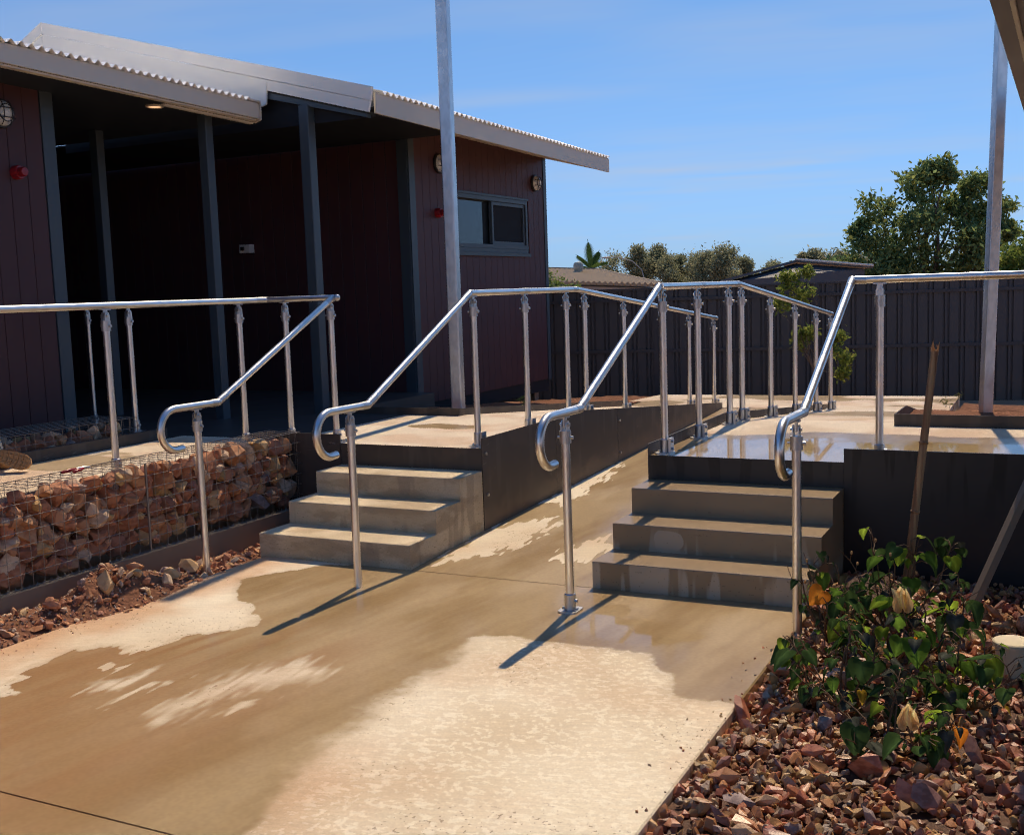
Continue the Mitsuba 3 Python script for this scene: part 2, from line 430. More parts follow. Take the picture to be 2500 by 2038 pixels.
def tube(pts, r, n=20, caps=True):
    p = np.asarray(pts, float)
    rr = np.broadcast_to(np.asarray(r, float), (len(p),))
    t = np.gradient(p, axis=0) if len(p) > 2 else np.repeat([p[1] - p[0]], 2, 0)
    seg = np.diff(p, axis=0)
    seg /= np.linalg.norm(seg, axis=1, keepdims=True) + 1e-12
    for i in range(1, len(p) - 1):
        t[i] = seg[i - 1] + seg[i]
    t[0], t[-1] = seg[0], seg[-1]
    t /= np.linalg.norm(t, axis=1, keepdims=True) + 1e-12
    a = np.cross(t[0], [0, 0, 1.0] if abs(t[0][2]) < 0.9 else [1.0, 0, 0])
    a /= np.linalg.norm(a)
    ang = np.arange(n) * 2 * PI / n
    V = []
    for i in range(len(p)):
        a = a - t[i] * (a @ t[i])
        a /= np.linalg.norm(a)
        b = np.cross(t[i], a)
        k = 1.0
        V.append(p[i] + rr[i] * (np.cos(ang)[:, None] * a + np.sin(ang)[:, None] * b))
    V = np.vstack(V)
    i, j = np.meshgrid(np.arange(len(p) - 1), np.arange(n), indexing='ij')
    q = np.stack([i * n + j, i * n + (j + 1) % n, (i + 1) * n + (j + 1) % n, (i + 1) * n + j], -1).reshape(-1, 4)
    F = np.vstack([q[:, [0, 1, 2]], q[:, [0, 2, 3]]])
    if caps:
        m = len(V)
        V = np.vstack([V, p[0], p[-1]])
        k = np.arange(n)
        F = np.vstack([F, np.stack([k * 0 + m, (k + 1) % n, k], 1), np.stack([k * 0 + m + 1, (len(p) - 1) * n + k, (len(p) - 1) * n + (k + 1) % n], 1)])
    return trimesh.Trimesh(V, F, process=False)


def rbox(x0, x1, y0, y1, z0, z1, r=0.01):
    """A box with rounded vertical edges."""
    return xy(sbox(x0 + r, y0 + r, x1 - r, y1 - r).buffer(r, quad_segs=4), z0, z1)


def hullstone(seed, flat=1.0, n=13):
    g = np.random.default_rng(seed)
    p = g.normal(size=(n, 3))
    p /= np.linalg.norm(p, axis=1, keepdims=True)
    p *= g.uniform(0.75, 1.08, (n, 1))
    p *= [1, g.uniform(0.65, 0.95), flat * g.uniform(0.55, 0.85)]
    return trimesh.convex.convex_hull(p)


STONES = [hullstone(100 + i, 1.0, 20) for i in range(14)]
CHIPS = [hullstone(300 + i, 0.8, 17) for i in range(14)]
STONE_PLY = [mikit.ply(m, smooth=24) for m in STONES]
CHIP_PLY = [mikit.ply(m, smooth=24) for m in CHIPS]


def stone_part(parent, name, ply, mat, pos, size, g):
    k = key(f'{parent}__{name}')
    ax = g.normal(size=3)
    ax /= np.linalg.norm(ax)
    s = size if hasattr(size, '__len__') else (size, size, size)
    scene[k] = {**ply, 'bsdf': {'type': 'ref', 'id': mat}, 'to_world': T().translate([float(v) for v in pos]).rotate(ax.tolist(), float(g.uniform(0, 360))).scale([float(v) for v in s])}
    return k


def scatter(meshes, pos, size, g, colors, flatten=None):
    """Many stones as one mesh with one colour per stone."""
    V, F, Cc, at = [], [], [], 0
    for q, s in zip(pos, size):
        m = meshes[g.integers(len(meshes))]
        a = g.normal(size=4)
        a /= np.linalg.norm(a)
        R = trimesh.transformations.quaternion_matrix(a)[:3, :3]
        v = np.array(m.vertices) * s @ R.T
        if flatten:
            v[:, 2] *= flatten
        V.append(v + q)
        F.append(np.array(m.faces) + at)
        at += len(v)
        c = np.array(colors[g.integers(len(colors))]) * g.uniform(0.7, 1.25)
        Cc.append(np.repeat(c[None], len(v), 0))
    return trimesh.Trimesh(np.vstack(V), np.vstack(F), process=False), np.clip(np.vstack(Cc), 0, 1)


def gridmesh(x0, x1, y0, y1, nx, ny, fz):
    X, Y = np.meshgrid(np.linspace(x0, x1, nx), np.linspace(y0, y1, ny), indexing='ij')
    Z = fz(X, Y)
    v = np.stack([X, Y, Z], -1).reshape(-1, 3)
    i, j = np.meshgrid(np.arange(nx - 1), np.arange(ny - 1), indexing='ij')
    a = (i * ny + j).ravel()
    f = np.vstack([np.stack([a, a + ny, a + ny + 1], 1), np.stack([a, a + ny + 1, a + 1], 1)])
    return trimesh.Trimesh(v, f, process=False)


# ------------------------------------------------------------------ ground
def gz(x, y):
    return -0.16 - 2.3 * np.clip((y + 0.2 * 0 - 12.5) / 8, 0, 1) ** 1.2 - 0.0 * x


xs = np.concatenate([np.linspace(-900, -40, 12), np.linspace(-36, 40, 39), np.linspace(60, 900, 12)])
ys = np.concatenate([np.linspace(-600, -20, 10), np.linspace(-16, 60, 77), np.linspace(80, 1500, 14)])
X, Y = np.meshgrid(xs, ys, indexing='ij')
v = np.stack([X, Y, gz(X, Y)], -1).reshape(-1, 3)
i, j = np.meshgrid(np.arange(len(xs) - 1), np.arange(len(ys) - 1), indexing='ij')
a = (i * len(ys) + j).ravel()
n = len(ys)
struct('ground', trimesh.Trimesh(v, np.vstack([np.stack([a, a + n, a + n + 1], 1), np.stack([a, a + n + 1, a + 1], 1)]), process=False), 'ground_dirt', 'bare red brown dirt around and beyond the buildings')

# ------------------------------------------------------------------ concrete path, ramp, decks
path = 'path'
labels[path] = {'label': 'sunlit concrete path with wet brown patches leading to the two flights of steps', 'kind': 'structure', 'category': 'path'}


def slab(x0, x1, y0, y1, z, t=0.14, r=0.006):
    pts = [(x0, z - t), (x1, z - t), (x1, z - r), (x1 - r, z), (x0 + r, z), (x0, z - r)]
    return xz(pts, y0, y1)


part(path, 'slab', slab(-1.07, 2.283, -9.0, -2.979, 0.0), 'path_concrete')
part(path, 'slab', slab(-1.07, 2.283, -2.971, -0.0045, 0.0), 'path_concrete')
part(path, 'slab', bx(-1.07, 2.283, -2.98, -2.97, -0.14, -0.009), 'dark_soil', label='dark saw-cut joint across the path')
part(path, 'slab', yz([(0.0, -0.14), (6.5, -0.14), (6.5, 0.238), (0.93, 0.043), (0.0, 0.001)], 0.001, 1.134), 'path_concrete', label='long sloping slab rising between the two decks')

ZL = 0.578
deck = unary_union([sbox(-1.62, 0.912, -0.004, 2.55), sbox(-2.62, -6.0, -1.70, 1.0), sbox(-1.09, 2.5, -0.004, 2.65)])
struct('landing', xy(deck, -0.1, ZL), 'left_deck', 'pale concrete landing at the top of the left steps, half shaded by the roof')
vf = unary_union([sbox(-9.0, 0.912, -1.624, 2.545), sbox(-9.0, 2.0, -2.40, 4.36), sbox(-9.0, 0.72, -2.66, 1.0)]).difference(sbox(-2.62, 0.5, -1.70, 1.0))
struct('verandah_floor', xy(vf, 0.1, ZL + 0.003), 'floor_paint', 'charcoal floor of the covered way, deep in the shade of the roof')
struct('ramp', yz([(2.65, -0.1), (6.45, -0.1), (6.45, 0.243), (2.65, ZL)], -1.09, -0.004), 'left_deck', 'concrete ramp sloping down from the left landing behind its handrail')
deck2 = unary_union([sbox(1.14, 0.912, 9.0, 2.56), sbox(1.14, 2.0, 2.318, 2.65)])
struct('landing', xy(deck2, -0.1, ZL), 'right_deck', 'soaked concrete landing at the top of the right steps with sky mirrored in puddles')
struct('ramp', yz([(2.65, -0.1), (6.45, -0.1), (6.45, 0.243), (2.65, ZL)], 1.14, 2.30), 'right_deck', 'concrete ramp sloping down from the right landing')
far = Polygon([(-1.35, 6.45), (2.30, 6.45), (2.28, 7.95), (-1.15, 7.75)])
struct('landing', xy(far, -0.1, 0.241), 'right_deck', 'low concrete landing at the far end in front of the dark fence')

# ------------------------------------------------------------------ steps
GO, RI = 0.3035, 0.1445


def flight(x0, x1, mat, label, lab2):
    t = thing('concrete_steps', label, 'steps')
    for i in range(3):
        y0, z0, z1, r = i * GO, i * RI, (i + 1) * RI, 0.008
        pts = [(y0, z0 if i else -0.1), (0.902, z0 if i else -0.1), (0.902, z1), (y0 + r, z1)] + [(y0 + r - r * math.sin(q), z1 - r + r * math.cos(q)) for q in (0.4, 0.8, 1.2)] + [(y0, z1 - r)]
        part(t, 'step', yz(pts, x0 + 0.0004 * i, x1 - 0.0004 * i), mat)
    return t


flight(-1.10, 0.0, 'step_concrete', 'left flight of three pale dry concrete steps beside the stone gabion', '')
flight(1.136, 2.272, 'step_wet', 'right flight of three darker wet concrete steps with drip marks on the risers', '')


def plate(name, mesh, label, cat_='steel plate', mat='dark_steel', bolts=()):
    k = thing(name, label, cat_)
    part(k, 'sheet', mesh, mat)
    for b in bolts:
        part(k, 'bolt', b, 'galvanised_cast')
    return k


def bolt(x, y, z, ax='x'):
    m = trimesh.creation.cylinder(0.011, 0.012, sections=6)
    if ax == 'x':
        m.apply_transform(trimesh.transformations.rotation_matrix(PI / 2, [0, 1, 0]))
    else:
        m.apply_transform(trimesh.transformations.rotation_matrix(PI / 2, [1, 0, 0]))
    m.apply_translation((x, y, z))
    return m


plate('steel_riser', bx(-1.10, -0.003, 0.904, 0.91, 0.436, ZL + 0.002), 'dark steel riser plate across the top of the left steps')
plate('steel_riser', bx(1.139, 2.274, 0.904, 0.91, 0.436, ZL + 0.002), 'wet dark steel riser plate across the top of the right steps', mat='wet_steel')
plate('steel_upstand', bx(-1.76, -1.105, 0.902, 0.91, -0.1, 0.642), 'tall dark steel plate between the end of the front gabion and the left steps')


def side_top(y):
    return 0.645 if y < 2.5 else 0.645 - (y - 2.55) * 0.0895


t = thing('steel_side_wall', 'long dark steel side wall of the left ramp tapering away beside the sloping path', 'steel wall')
prev = 0.905
for y1 in (2.05, 3.30, 4.6, 6.42):
    ys_ = [prev + 0.002] + ([2.55] if prev < 2.55 < y1 else []) + [y1 - 0.002]
    pts = [(y, side_top(y)) for y in ys_] + [(y1 - 0.002, -0.05), (prev + 0.002, -0.05)]
    part(t, 'sheet', yz(pts, -0.003, 0.004), 'dark_steel')
    prev = y1
for (y, z) in ((0.95, 0.54), (0.96, 0.27), (3.34, 0.47), (3.34, 0.2)):
    part(t, 'bolt', bolt(0.009, y, z), 'galvanised_cast')
t = thing('steel_kerb', 'dark steel kerb along the left edge of the right landing and ramp', 'kerb')
pts = [(y, side_top(y) + 0.003) for y in (0.905, 2.55, 6.42)] + [(6.42, -0.05), (0.905, -0.05)]
part(t, 'sheet', yz(pts, 1.132, 1.139), 'dark_steel')
plate('retaining_wall', bx(2.276, 9.0, 0.898, 0.91, -0.2, 0.657), 'black wet steel retaining wall under the right landing behind the garden bed', 'retaining wall', 'wet_steel')
plate('planter_kerb', bx(2.32, 9.0, 2.562, 2.57, 0.40, 0.660), 'dark steel kerb along the front of the planter that holds the right metal pole', 'kerb')
plate('planter_kerb', yz([(2.572, 0.2), (2.572, 0.660), (3.15, 0.655), (4.4, 0.46), (4.4, 0.2)], 2.312, 2.32), 'dark steel kerb between the right ramp and the planter', 'kerb')
plate('planter_kerb', bx(-2.39, -1.087, 2.552, 2.56, 0.40, 0.640), 'dark steel kerb in front of the left metal pole, at right angles to the ramp', 'kerb')
plate('planter_kerb', yz([(2.562, 0.1), (2.562, 0.640), (6.42, 0.31), (6.42, 0.1)], -1.095, -1.087), 'dark steel kerb along the far edge of the left ramp', 'kerb')
plate('walkway_kerb', bx(-2.68, -2.64, -6.0, 0.86, 0.3, 0.655), 'dark steel kerb below the shaded gabion along the left walkway', 'kerb')
plate('gabion_kerb', bx(-1.44, -1.40, -6.0, 0.89, -0.16, 0.135), 'brown board kerb under the front gabion', 'kerb', 'timber')
struct('planter_bed', gridmesh(2.325, 9.0, 2.575, 7.9, 90, 70, lambda x, y: 0.585 - 0.42 * np.clip((y - 3.5) / 2.0, 0, 1) + 0.05 * (meshkit.fbm(np.stack([x * 5, y * 5, 0 * x], -1)) - 0.5)), 'soil', 'brown soil in the raised planter around the right metal pole', smooth=True)
struct('garden_bed', gridmesh(-2.395, -1.097, 2.565, 9.5, 40, 100, lambda x, y: 0.56 - 0.075 * (y - 2.6) + 0.05 * (meshkit.fbm(np.stack([x * 5, y * 5, 0 * x], -1)) - 0.5)), 'soil', 'brown soil in the bed between the left ramp and the red building', smooth=True)

# ------------------------------------------------------------------ handrails
RR = 0.0212


def hook(x, yb, zb, up=None):
    """Level start with a turned-down crook, from the crook's tip to the bend at (yb, zb)."""
    r = 0.118
    c = np.array([x, yb - 0.36, zb - r])
    pts = [(x, c[1] + 0.045, c[2] - r + 0.004)]
    for q in np.linspace(0.08, PI, 22):
        pts.append((x, c[1] - r * math.sin(q), c[2] - r * math.cos(q)))
    pts.append((x, yb - 0.02, zb))
    return pts


def fitting(top, base=None):
    """Swivel clamp under the rail: collar, two lugs, pin and saddle. top: the rail's centre above the post."""
    x, y, z = top
    ms = [tube([(x, y, z - 0.150), (x, y, z - 0.088)], 0.0285, 18), tube([(x + 0.026, y, z - 0.12), (x + 0.041, y, z - 0.12)], 0.009, 8), tube([(x - 0.041, y, z - 0.12), (x - 0.026, y, z - 0.12)], 0.006, 6)]
    for s in (-1, 1):
        lug = Polygon([(-0.020, -0.092), (0.020, -0.092), (0.020, -0.058), (0.013, -0.042), (0.0, -0.037), (-0.013, -0.042), (-0.020, -0.058)])
        ms.append(extr(lug, 0.006, lambda a, b, c, s=s: (x + s * 0.013 - 0.003 + c, y + a, z + b)))
    ms.append(extr(Polygon([(-0.016, -0.07), (0.016, -0.07), (0.016, -0.02), (-0.016, -0.02)]), 0.008, lambda a, b, c: (x - 0.004 + c, y + a, z + b)))
    ms.append(tube([(x - 0.026, y, z - 0.058), (x + 0.026, y, z - 0.058)], 0.008, 8))
    ms.append(bx(x - 0.013, x + 0.013, y - 0.035, y + 0.035, z - 0.026, z - 0.019))
    return cat(ms)


def flange(x, y, z, side=0):
    ms = [tube([(x, y, z + 0.008), (x, y, z + 0.085)], 0.0285, 18), tube([(x, y, z + 0.085), (x, y, z + 0.090)], [0.0285, 0.024], 18)]
    pl = sbox(-0.028, -0.036, 0.028, 0.036).buffer(0.022, quad_segs=5)
    ms.append(xy(Polygon([(x + a, y + b) for a, b in pl.exterior.coords]), z - 0.002, z + 0.009))
    ms += [tube([(x + s * 0.036, y, z + 0.009), (x + s * 0.036, y, z + 0.019)], 0.008, 6) for s in (-1, 1)]
    ms.append(tube([(x + 0.026, y, z + 0.055), (x + 0.040, y, z + 0.055)], 0.009, 8))
    if side:      # side-fixing bracket against the kerb
        ms += [bx(x + side * 0.031, x + side * 0.046, y - 0.03, y + 0.03, z + 0.01, z + 0.095), tube([(x + side * 0.046, y, z + 0.03), (x + side * 0.056, y, z + 0.03)], 0.009, 6), tube([(x + side * 0.046, y, z + 0.075), (x + side * 0.056, y, z + 0.075)], 0.009, 6)]
    return cat(ms)


def post(t, x, y, zb, zt, fl=True, side=0):
    k = key(f'{t}__post')
    scene[k] = mikit.ply(tube([(x, y, zb), (x, y, zt - 0.09)], RR, 20), 'galvanised', smooth=40)
    scene[k + '__clamp'] = mikit.ply(fitting((x, y, zt)), 'galvanised_cast', smooth=40)
    if fl:
        scene[k + '__flange'] = mikit.ply(flange(x, y, zb, side), 'galvanised_cast', smooth=40)


def elbow(t, p):
    part(t, 'elbow', trimesh.creation.icosphere(2, RR * 1.10).apply_translation(p), 'galvanised_cast', smooth=True)


def rail(t, pts, label=None):
    part(t, 'rail', tube(pts, RR, 24), 'galvanised', smooth=40, label=label)


def sleeve(t, a, b):
    part(t, 'sleeve', tube([a, b], RR * 1.07, 22), 'galvanised_cast', smooth=40)


def toward(a, b, d):
    a, b = np.array(a, float), np.array(b, float)
    return tuple(a + (b - a) / np.linalg.norm(b - a) * d)


HG = 'galvanised pipe handrails'


def stair_rail(t, x, yb, zb, top):
    p0 = (x, yb, zb)
    rail(t, hook(x, yb, zb) + [p0])
    rail(t, [p0, top])
    elbow(t, p0)
    elbow(t, top)
    sleeve(t, toward(p0, top, 0.02), toward(p0, top, 0.085))
    sleeve(t, toward(p0, (x, yb - 1, zb), 0.015), toward(p0, (x, yb - 1, zb), 0.06))
    sleeve(t, toward(top, p0, 0.02), toward(top, p0, 0.085))
    return t


ZR = 1.578
# 1: left of the left steps, over the gabion
t = thing('handrail', 'leftmost galvanised handrail, level above the stone gabion, its sloping leg ending in a crook', 'handrail', HG)
stair_rail(t, -1.146, -0.245, 0.985, (-1.146, 0.96, ZR))
rail(t, [(-1.11, 0.96, ZR), (-1.72, 0.96, ZR)])
rail(t, [(-1.72, 0.98, ZR), (-1.72, -6.0, ZR)])
elbow(t, (-1.11, 0.96, ZR))
elbow(t, (-1.72, 0.965, ZR))
sleeve(t, (-1.72, 0.93, ZR), (-1.72, 0.84, ZR))
post(t, -1.146, -0.43, -0.03, 0.985, fl=False)
for y in (0.66, -0.52, -1.75, -2.95, -4.2):
    post(t, -1.72, y, ZL, ZR)
for x in (-1.17, -1.56):
    post(t, x, 0.96, ZL, ZR)
# 2: far side of the walkway, in the building's shade
t = thing('handrail', 'galvanised handrail on the far side of the left walkway in the shade of the building', 'handrail', HG)
rail(t, [(-2.75, 0.75, ZR), (-2.75, -6.0, ZR)])
rail(t, [(-2.75, 0.75, ZR), (-4.10, 1.46, ZR)])
elbow(t, (-2.75, 0.75, ZR))
for y in (0.665, -0.52, -1.75, -2.95):
    post(t, -2.75, y, 0.645, ZR)
post(t, -3.95, 1.38, ZL, ZR)


def ramp_rail(t, x, posts, yend, side):
    zr = lambda y: ZR if y < 2.70 else ZR - (y - 2.70) * 0.0955
    rail(t, [(x, 0.985, ZR), (x, 2.70, ZR)])
    rail(t, [(x, 2.70, ZR), (x, yend, zr(yend))])
    elbow(t, (x, 2.70, ZR))
    elbow(t, (x, yend, zr(yend)))
    sleeve(t, (x, 2.68, ZR), (x, 2.62, ZR))
    sleeve(t, (x, 1.84, ZR), (x, 1.76, ZR))
    for y in posts:
        zb = ZL if y < 2.65 else ZL - (y - 2.65) * 0.0882
        post(t, x, y, zb, zr(y), side=side)


t = thing('handrail', 'galvanised handrail up the right side of the left steps and along the left ramp', 'handrail', HG)
stair_rail(t, -0.084, -0.235, 0.985, (-0.084, 0.985, ZR))
post(t, -0.084, -0.41, 0.0, 0.985, fl=False)
ramp_rail(t, -0.084, (1.02, 1.78, 2.50, 2.86, 3.72, 4.7, 5.55, 6.42), 6.53, 1)
t = thing('handrail', 'galvanised handrail up the left side of the right steps and along the right ramp', 'handrail', HG)
stair_rail(t, 1.194, -0.245, 0.988, (1.194, 0.985, ZR))
post(t, 1.194, -0.43, 0.0, 0.988)
ramp_rail(t, 1.205, (1.01, 1.70, 2.44, 2.78, 3.66, 4.55, 5.45, 6.17), 6.22, 1)
t = thing('handrail', 'rightmost galvanised handrail with a brightly sunlit sloping leg, turning level towards the right', 'handrail', HG)
stair_rail(t, 2.292, -0.20, 0.985, (2.292, 1.06, ZR))
rail(t, [(2.292, 1.06, ZR), (6.0, 1.06, ZR)])
sleeve(t, (2.31, 1.06, ZR), (2.37, 1.06, ZR))
post(t, 2.296, -0.37, -0.14, 0.985, fl=False)


def postx(t, x, y, zb, zt):
    k = key(f'{t}__post')
    scene[k] = mikit.ply(tube([(x, y, zb), (x, y, zt - 0.09)], RR, 20), 'galvanised', smooth=40)
    m = fitting((0, 0, zt))
    m.apply_transform(trimesh.transformations.rotation_matrix(PI / 2, [0, 0, 1]))
    m.apply_translation((x, y, 0))
    scene[k + '__clamp'] = mikit.ply(m, 'galvanised_cast', smooth=40)
    scene[k + '__flange'] = mikit.ply(flange(x, y, zb), 'galvanised_cast', smooth=40)


for x in (2.44, 3.62, 4.8):
    postx(t, x, 1.06, ZL, ZR)

# ------------------------------------------------------------------ gabions
STC = [(0.40, 0.18, 0.105), (0.47, 0.25, 0.14), (0.30, 0.14, 0.10), (0.48, 0.33, 0.22), (0.46, 0.28, 0.12)]


def gabion(label, x0, x1, y0, y1, z0, z1, yvis, seed, size, rows):
    g = np.random.default_rng(seed)
    t = thing('gabion_wall', label, 'gabion')
    # face stones in uneven courses: the camera's side is x1, and the top
    n = 0
    z = z0 + size * 0.34
    while z < z1 - size * 0.2:
        y = yvis[0] + g.uniform(0, size)
        while y < yvis[1] - size * 0.3:
            s = size * g.uniform(0.42, 0.80)
            zz = min(max(z + g.uniform(-0.25, 0.25) * size, z0 + s * 0.5), z1 - s * 0.62)
            if n < 292:
                stone_part(t, 'stone', STONE_PLY[g.integers(12)], STONE[g.choice(6, p=[.30, .28, .16, .12, .10, .04])], (x1 - s * 0.72 - g.uniform(0, 0.03), y, zz), (s * 0.82, s * g.uniform(0.75, 1.0), s * 0.85), g)
                n += 1
            y += s * 1.08
        z += size * 0.58
    m = int(520 * (y1 - y0) * (x1 - x0) * (z1 - z0) / 0.6)
    pos = np.stack([g.uniform(x0 + 0.05, x1 - 0.05, m), g.uniform(y0 + 0.05, y1 - 0.05, m), g.uniform(z0 + 0.04, z1 - 0.05, m)], 1)
    mesh, col = scatter(STONES, pos, g.uniform(0.035, 0.062, m), g, STC)
    part(t, 'fill_stones', mesh, 'rubble_mix', label='smaller stones packed behind the face of the basket', kind='stuff', color=col)
    w, st = 0.0019, 0.075
    ms = []

    def wire(a, b, r=w):
        ms.append(tube([a, b], r, 5, caps=False))
    zs = np.linspace(z0, z1, rows)
    for z in zs:
        wire((x1 + 0.002, y0, z), (x1 + 0.002, y1, z))
        wire((x0, y1, z), (x1, y1, z))
        wire((x0 - 0.002, y0, z), (x0 - 0.002, y1, z))
    for y in np.arange(y0, y1 + 0.01, st):
        wire((x1, y, z0), (x1, y, z1))
        wire((x0, y, z0), (x0, y, z1))
        wire((x0, y, z1), (x1, y, z1))
    for x in np.arange(x0, x1 + 0.01, st * 0.95):
        wire((x, y0, z1 + 0.002), (x, y1, z1 + 0.002))
        wire((x, y1, z0), (x, y1, z1))
    part(t, 'wire_basket', cat(ms), 'wire')
    ms = []
    for y in np.arange(y1 - 0.001, y0, -1.5):      # thicker frame rods where two baskets are laced together
        ms.append(tube([(x1 + 0.006, y - 1.46, z0), (x1 + 0.006, y - 1.46, z1)], 0.006, 8))
    part(t, 'frame_rod', cat(ms), 'wire', smooth=True)
    hel = []      # spiral lacing wire along the bottom edge
    q = np.linspace(0, 1, 1100)
    yy = max(y0, -3.2) + q * (y1 - max(y0, -3.2))
    hel.append(tube(np.stack([x1 + 0.006 + 0.011 * np.cos(yy * 2 * PI / 0.045), yy, z0 + 0.004 + 0.011 * np.sin(yy * 2 * PI / 0.045)], 1), 0.0018, 4, caps=False))
    part(t, 'lacing_wire', cat(hel), 'wire')
    return t


gabion('front wire gabion filled with sunlit red brown stones beside the path', -1.70, -1.44, -5.0, 0.89, 0.14, 0.655, (-2.5, 0.89), 11, 0.165, 8)
gabion('low wire gabion of stones in deep shade at the foot of the red building', -3.12, -2.70, -5.0, 0.62, 0.40, 0.76, (-1.6, 0.60), 12, 0.13, 6)

# ------------------------------------------------------------------ rubble at the left, gravel at the right
g = np.random.default_rng(5)


def mound(x, y):
    h = -0.035 + 0.02 * (meshkit.fbm(np.stack([x * 9, y * 9, 0 * x], -1)) - 0.4)
    for cx, cy, sx, sy, a in ((-1.19, -1.05, 0.17, 0.33, 0.17), (-1.28, -1.7, 0.18, 0.6, 0.09), (-1.25, -0.3, 0.12, 0.4, 0.05)):
        h = h + a * np.exp(-((x - cx) / sx) ** 2 - ((y - cy) / sy) ** 2) * (0.7 + 0.6 * meshkit.fbm(np.stack([x * 14, y * 14, 0 * x + 2], -1)))
    return h - 0.06 * np.clip((x + 0.99 + 0.05 * np.sin(y * 7)) / 0.07, 0, 1)


rub = struct('rubble_bed', gridmesh(-1.40, -0.90, -6.0, 0.9, 60, 420, mound), 'soil', 'heap of red soil and broken rock between the gabion and the path', smooth=True)
big = [(-1.20, -1.50, 0.07, 0), (-1.10, -1.62, 0.055, 2), (-1.28, -1.85, 0.065, 1), (-1.18, -0.95, 0.07, 1), (-1.10, -0.52, 0.05, 3), (-1.32, -0.30, 0.055, 2), (-1.22, -0.18, 0.05, 0), (-1.14, -0.72, 0.078, 4), (-1.06, -0.84, 0.068, 3), (-1.12, -1.22, 0.095, 4), (-1.22, -0.50, 0.08, 4), (-1.28, -0.62, 0.05, 5), (-1.02, -1.02, 0.036, 4), (-1.28, -1.05, 0.06, 1), (-1.30, -1.42, 0.05, 0), (-0.965, -1.50, 0.038, 5), (-1.08, -0.98, 0.05, 2), (-1.2, -1.30, 0.05, 5), (-1.30, -0.82, 0.055, 0), (-1.02, -0.62, 0.040, 3), (-1.12, -1.0, 0.055, 4), (-1.25, -1.12, 0.05, 3), (-1.32, 0.25, 0.05, 0), (-1.22, 0.42, 0.05, 1), (-1.16, 0.10, 0.045, 2)]
for (x, y, s, c) in big:
    s *= 0.86
    stone_part(rub, 'rock', STONE_PLY[g.integers(12)], STONE[c], (x, y, float(mound(np.array(x), np.array(y))) + s * 0.35), (s, s * 0.85, s * 0.75), g)
cnt = 0
while cnt < 280:
    x, y = g.uniform(-1.38, -0.96), (g.uniform(-2.1, -0.3) if g.uniform() < 0.62 else g.uniform(-0.4, 0.75))
    if y > -0.35 and x > -1.09:
        continue
    s = g.choice([0.016, 0.023, 0.032, 0.042], p=[.28, .34, .26, .12])
    stone_part(rub, 'rock', CHIP_PLY[g.integers(14)], STONE[g.choice(6, p=[.28, .2, .2, .14, .06, .12])], (x, y, float(mound(np.array(x), np.array(y))) + s * 0.3), (s, s * 0.9, s * 0.7), g)
    cnt += 1
N = 2600
xx, yy = g.uniform(-1.39, -0.95, N), g.uniform(-2.6, 0.85, N)
ok = ~((yy > -0.35) & (xx > -1.09))
xx, yy = xx[ok], yy[ok]
mesh, col = scatter(CHIPS, np.stack([xx, yy, mound(xx, yy) + 0.003], 1), g.uniform(0.005, 0.013, len(xx)), g, STC + [(0.45, 0.36, 0.28), (0.2, 0.13, 0.1)])
part(rub, 'chippings', mesh, 'rubble_mix', label='small chips of broken red rock', kind='stuff', color=col)
N = 130      # crumbs scattered on the slab edge
xx = -1.06 + np.abs(g.normal(0, 0.10, N))
yy = g.uniform(-2.4, -0.5, N)
mesh, col = scatter(CHIPS, np.stack([xx, yy, 0 * xx + 0.001], 1), g.uniform(0.002, 0.006, N), g, STC)
part(rub, 'chippings', mesh, 'rubble_mix', label='crumbs of red rock on the edge of the path', kind='stuff', color=col)


def bed(x, y):
    h = -0.040 + 0.05 * (meshkit.fbm(np.stack([x * 4, y * 4, 0 * x + 7], -1)) - 0.5)
    h = h + 0.20 * np.exp(-((x - 2.52) / 0.20) ** 2 - ((y - 0.20) / 0.26) ** 2) * (0.75 + 0.5 * meshkit.fbm(np.stack([x * 16, y * 16, 0 * x + 2], -1)))
    h = h - 0.012 * np.clip((2.36 - x) / 0.06, 0, 1)
    return h


gb = struct('gravel_bed', gridmesh(2.284, 6.0, -7.0, 0.9, 150, 320, bed), 'wet_soil', 'garden bed of wet red crushed rock to the right of the path', smooth=True)
GRC = [(0.330, 0.115, 0.055), (0.380, 0.175, 0.076), (0.200, 0.090, 0.055), (0.380, 0.245, 0.119), (0.260, 0.190, 0.140), (0.260, 0.085, 0.047), (0.380, 0.210, 0.072)]
cnt = 0
occupied = []
while cnt < 290:
    x, y = g.uniform(2.31, 3.45), g.uniform(-2.9, 0.5)
    if x - 2.283 > 0.42 + (y + 2.45) * 0.25 and y < -0.7 and g.uniform() < 0.55:
        continue
    if (x - 2.52) ** 2 + (y - 0.22) ** 2 < 0.06:
        continue
    s = g.choice([0.026, 0.036, 0.050, 0.072], p=[.24, .36, .29, .11])
    if any((x - a) ** 2 + (y - b) ** 2 < (0.58 * (s + r)) ** 2 for a, b, r in occupied):
        continue
    occupied.append((x, y, s))
    stone_part(gb, 'stone', CHIP_PLY[g.integers(14)], WET[g.choice(6, p=[.27, .2, .17, .14, .12, .10])], (x, y, float(bed(np.array(x), np.array(y))) + 0.012 + s * 0.45), (s * g.uniform(0.85, 1.3), s * g.uniform(0.6, 1.0), s * g.uniform(0.4, 0.8)), g)
    cnt += 1
N = 12000
xx = 2.29 + 1.9 * g.uniform(0, 1, N) ** 1.2
yy = g.uniform(-4.5, 0.88, N)
ok = (xx - 2.52) ** 2 + (yy - 0.22) ** 2 > 0.045
xx, yy = xx[ok], yy[ok]
mesh, col = scatter(CHIPS, np.stack([xx, yy, bed(xx, yy) + g.uniform(0.0, 0.025, len(xx))], 1), g.choice([0.012, 0.018, 0.025, 0.034], len(xx), p=[.25, .36, .27, .12]), g, GRC)
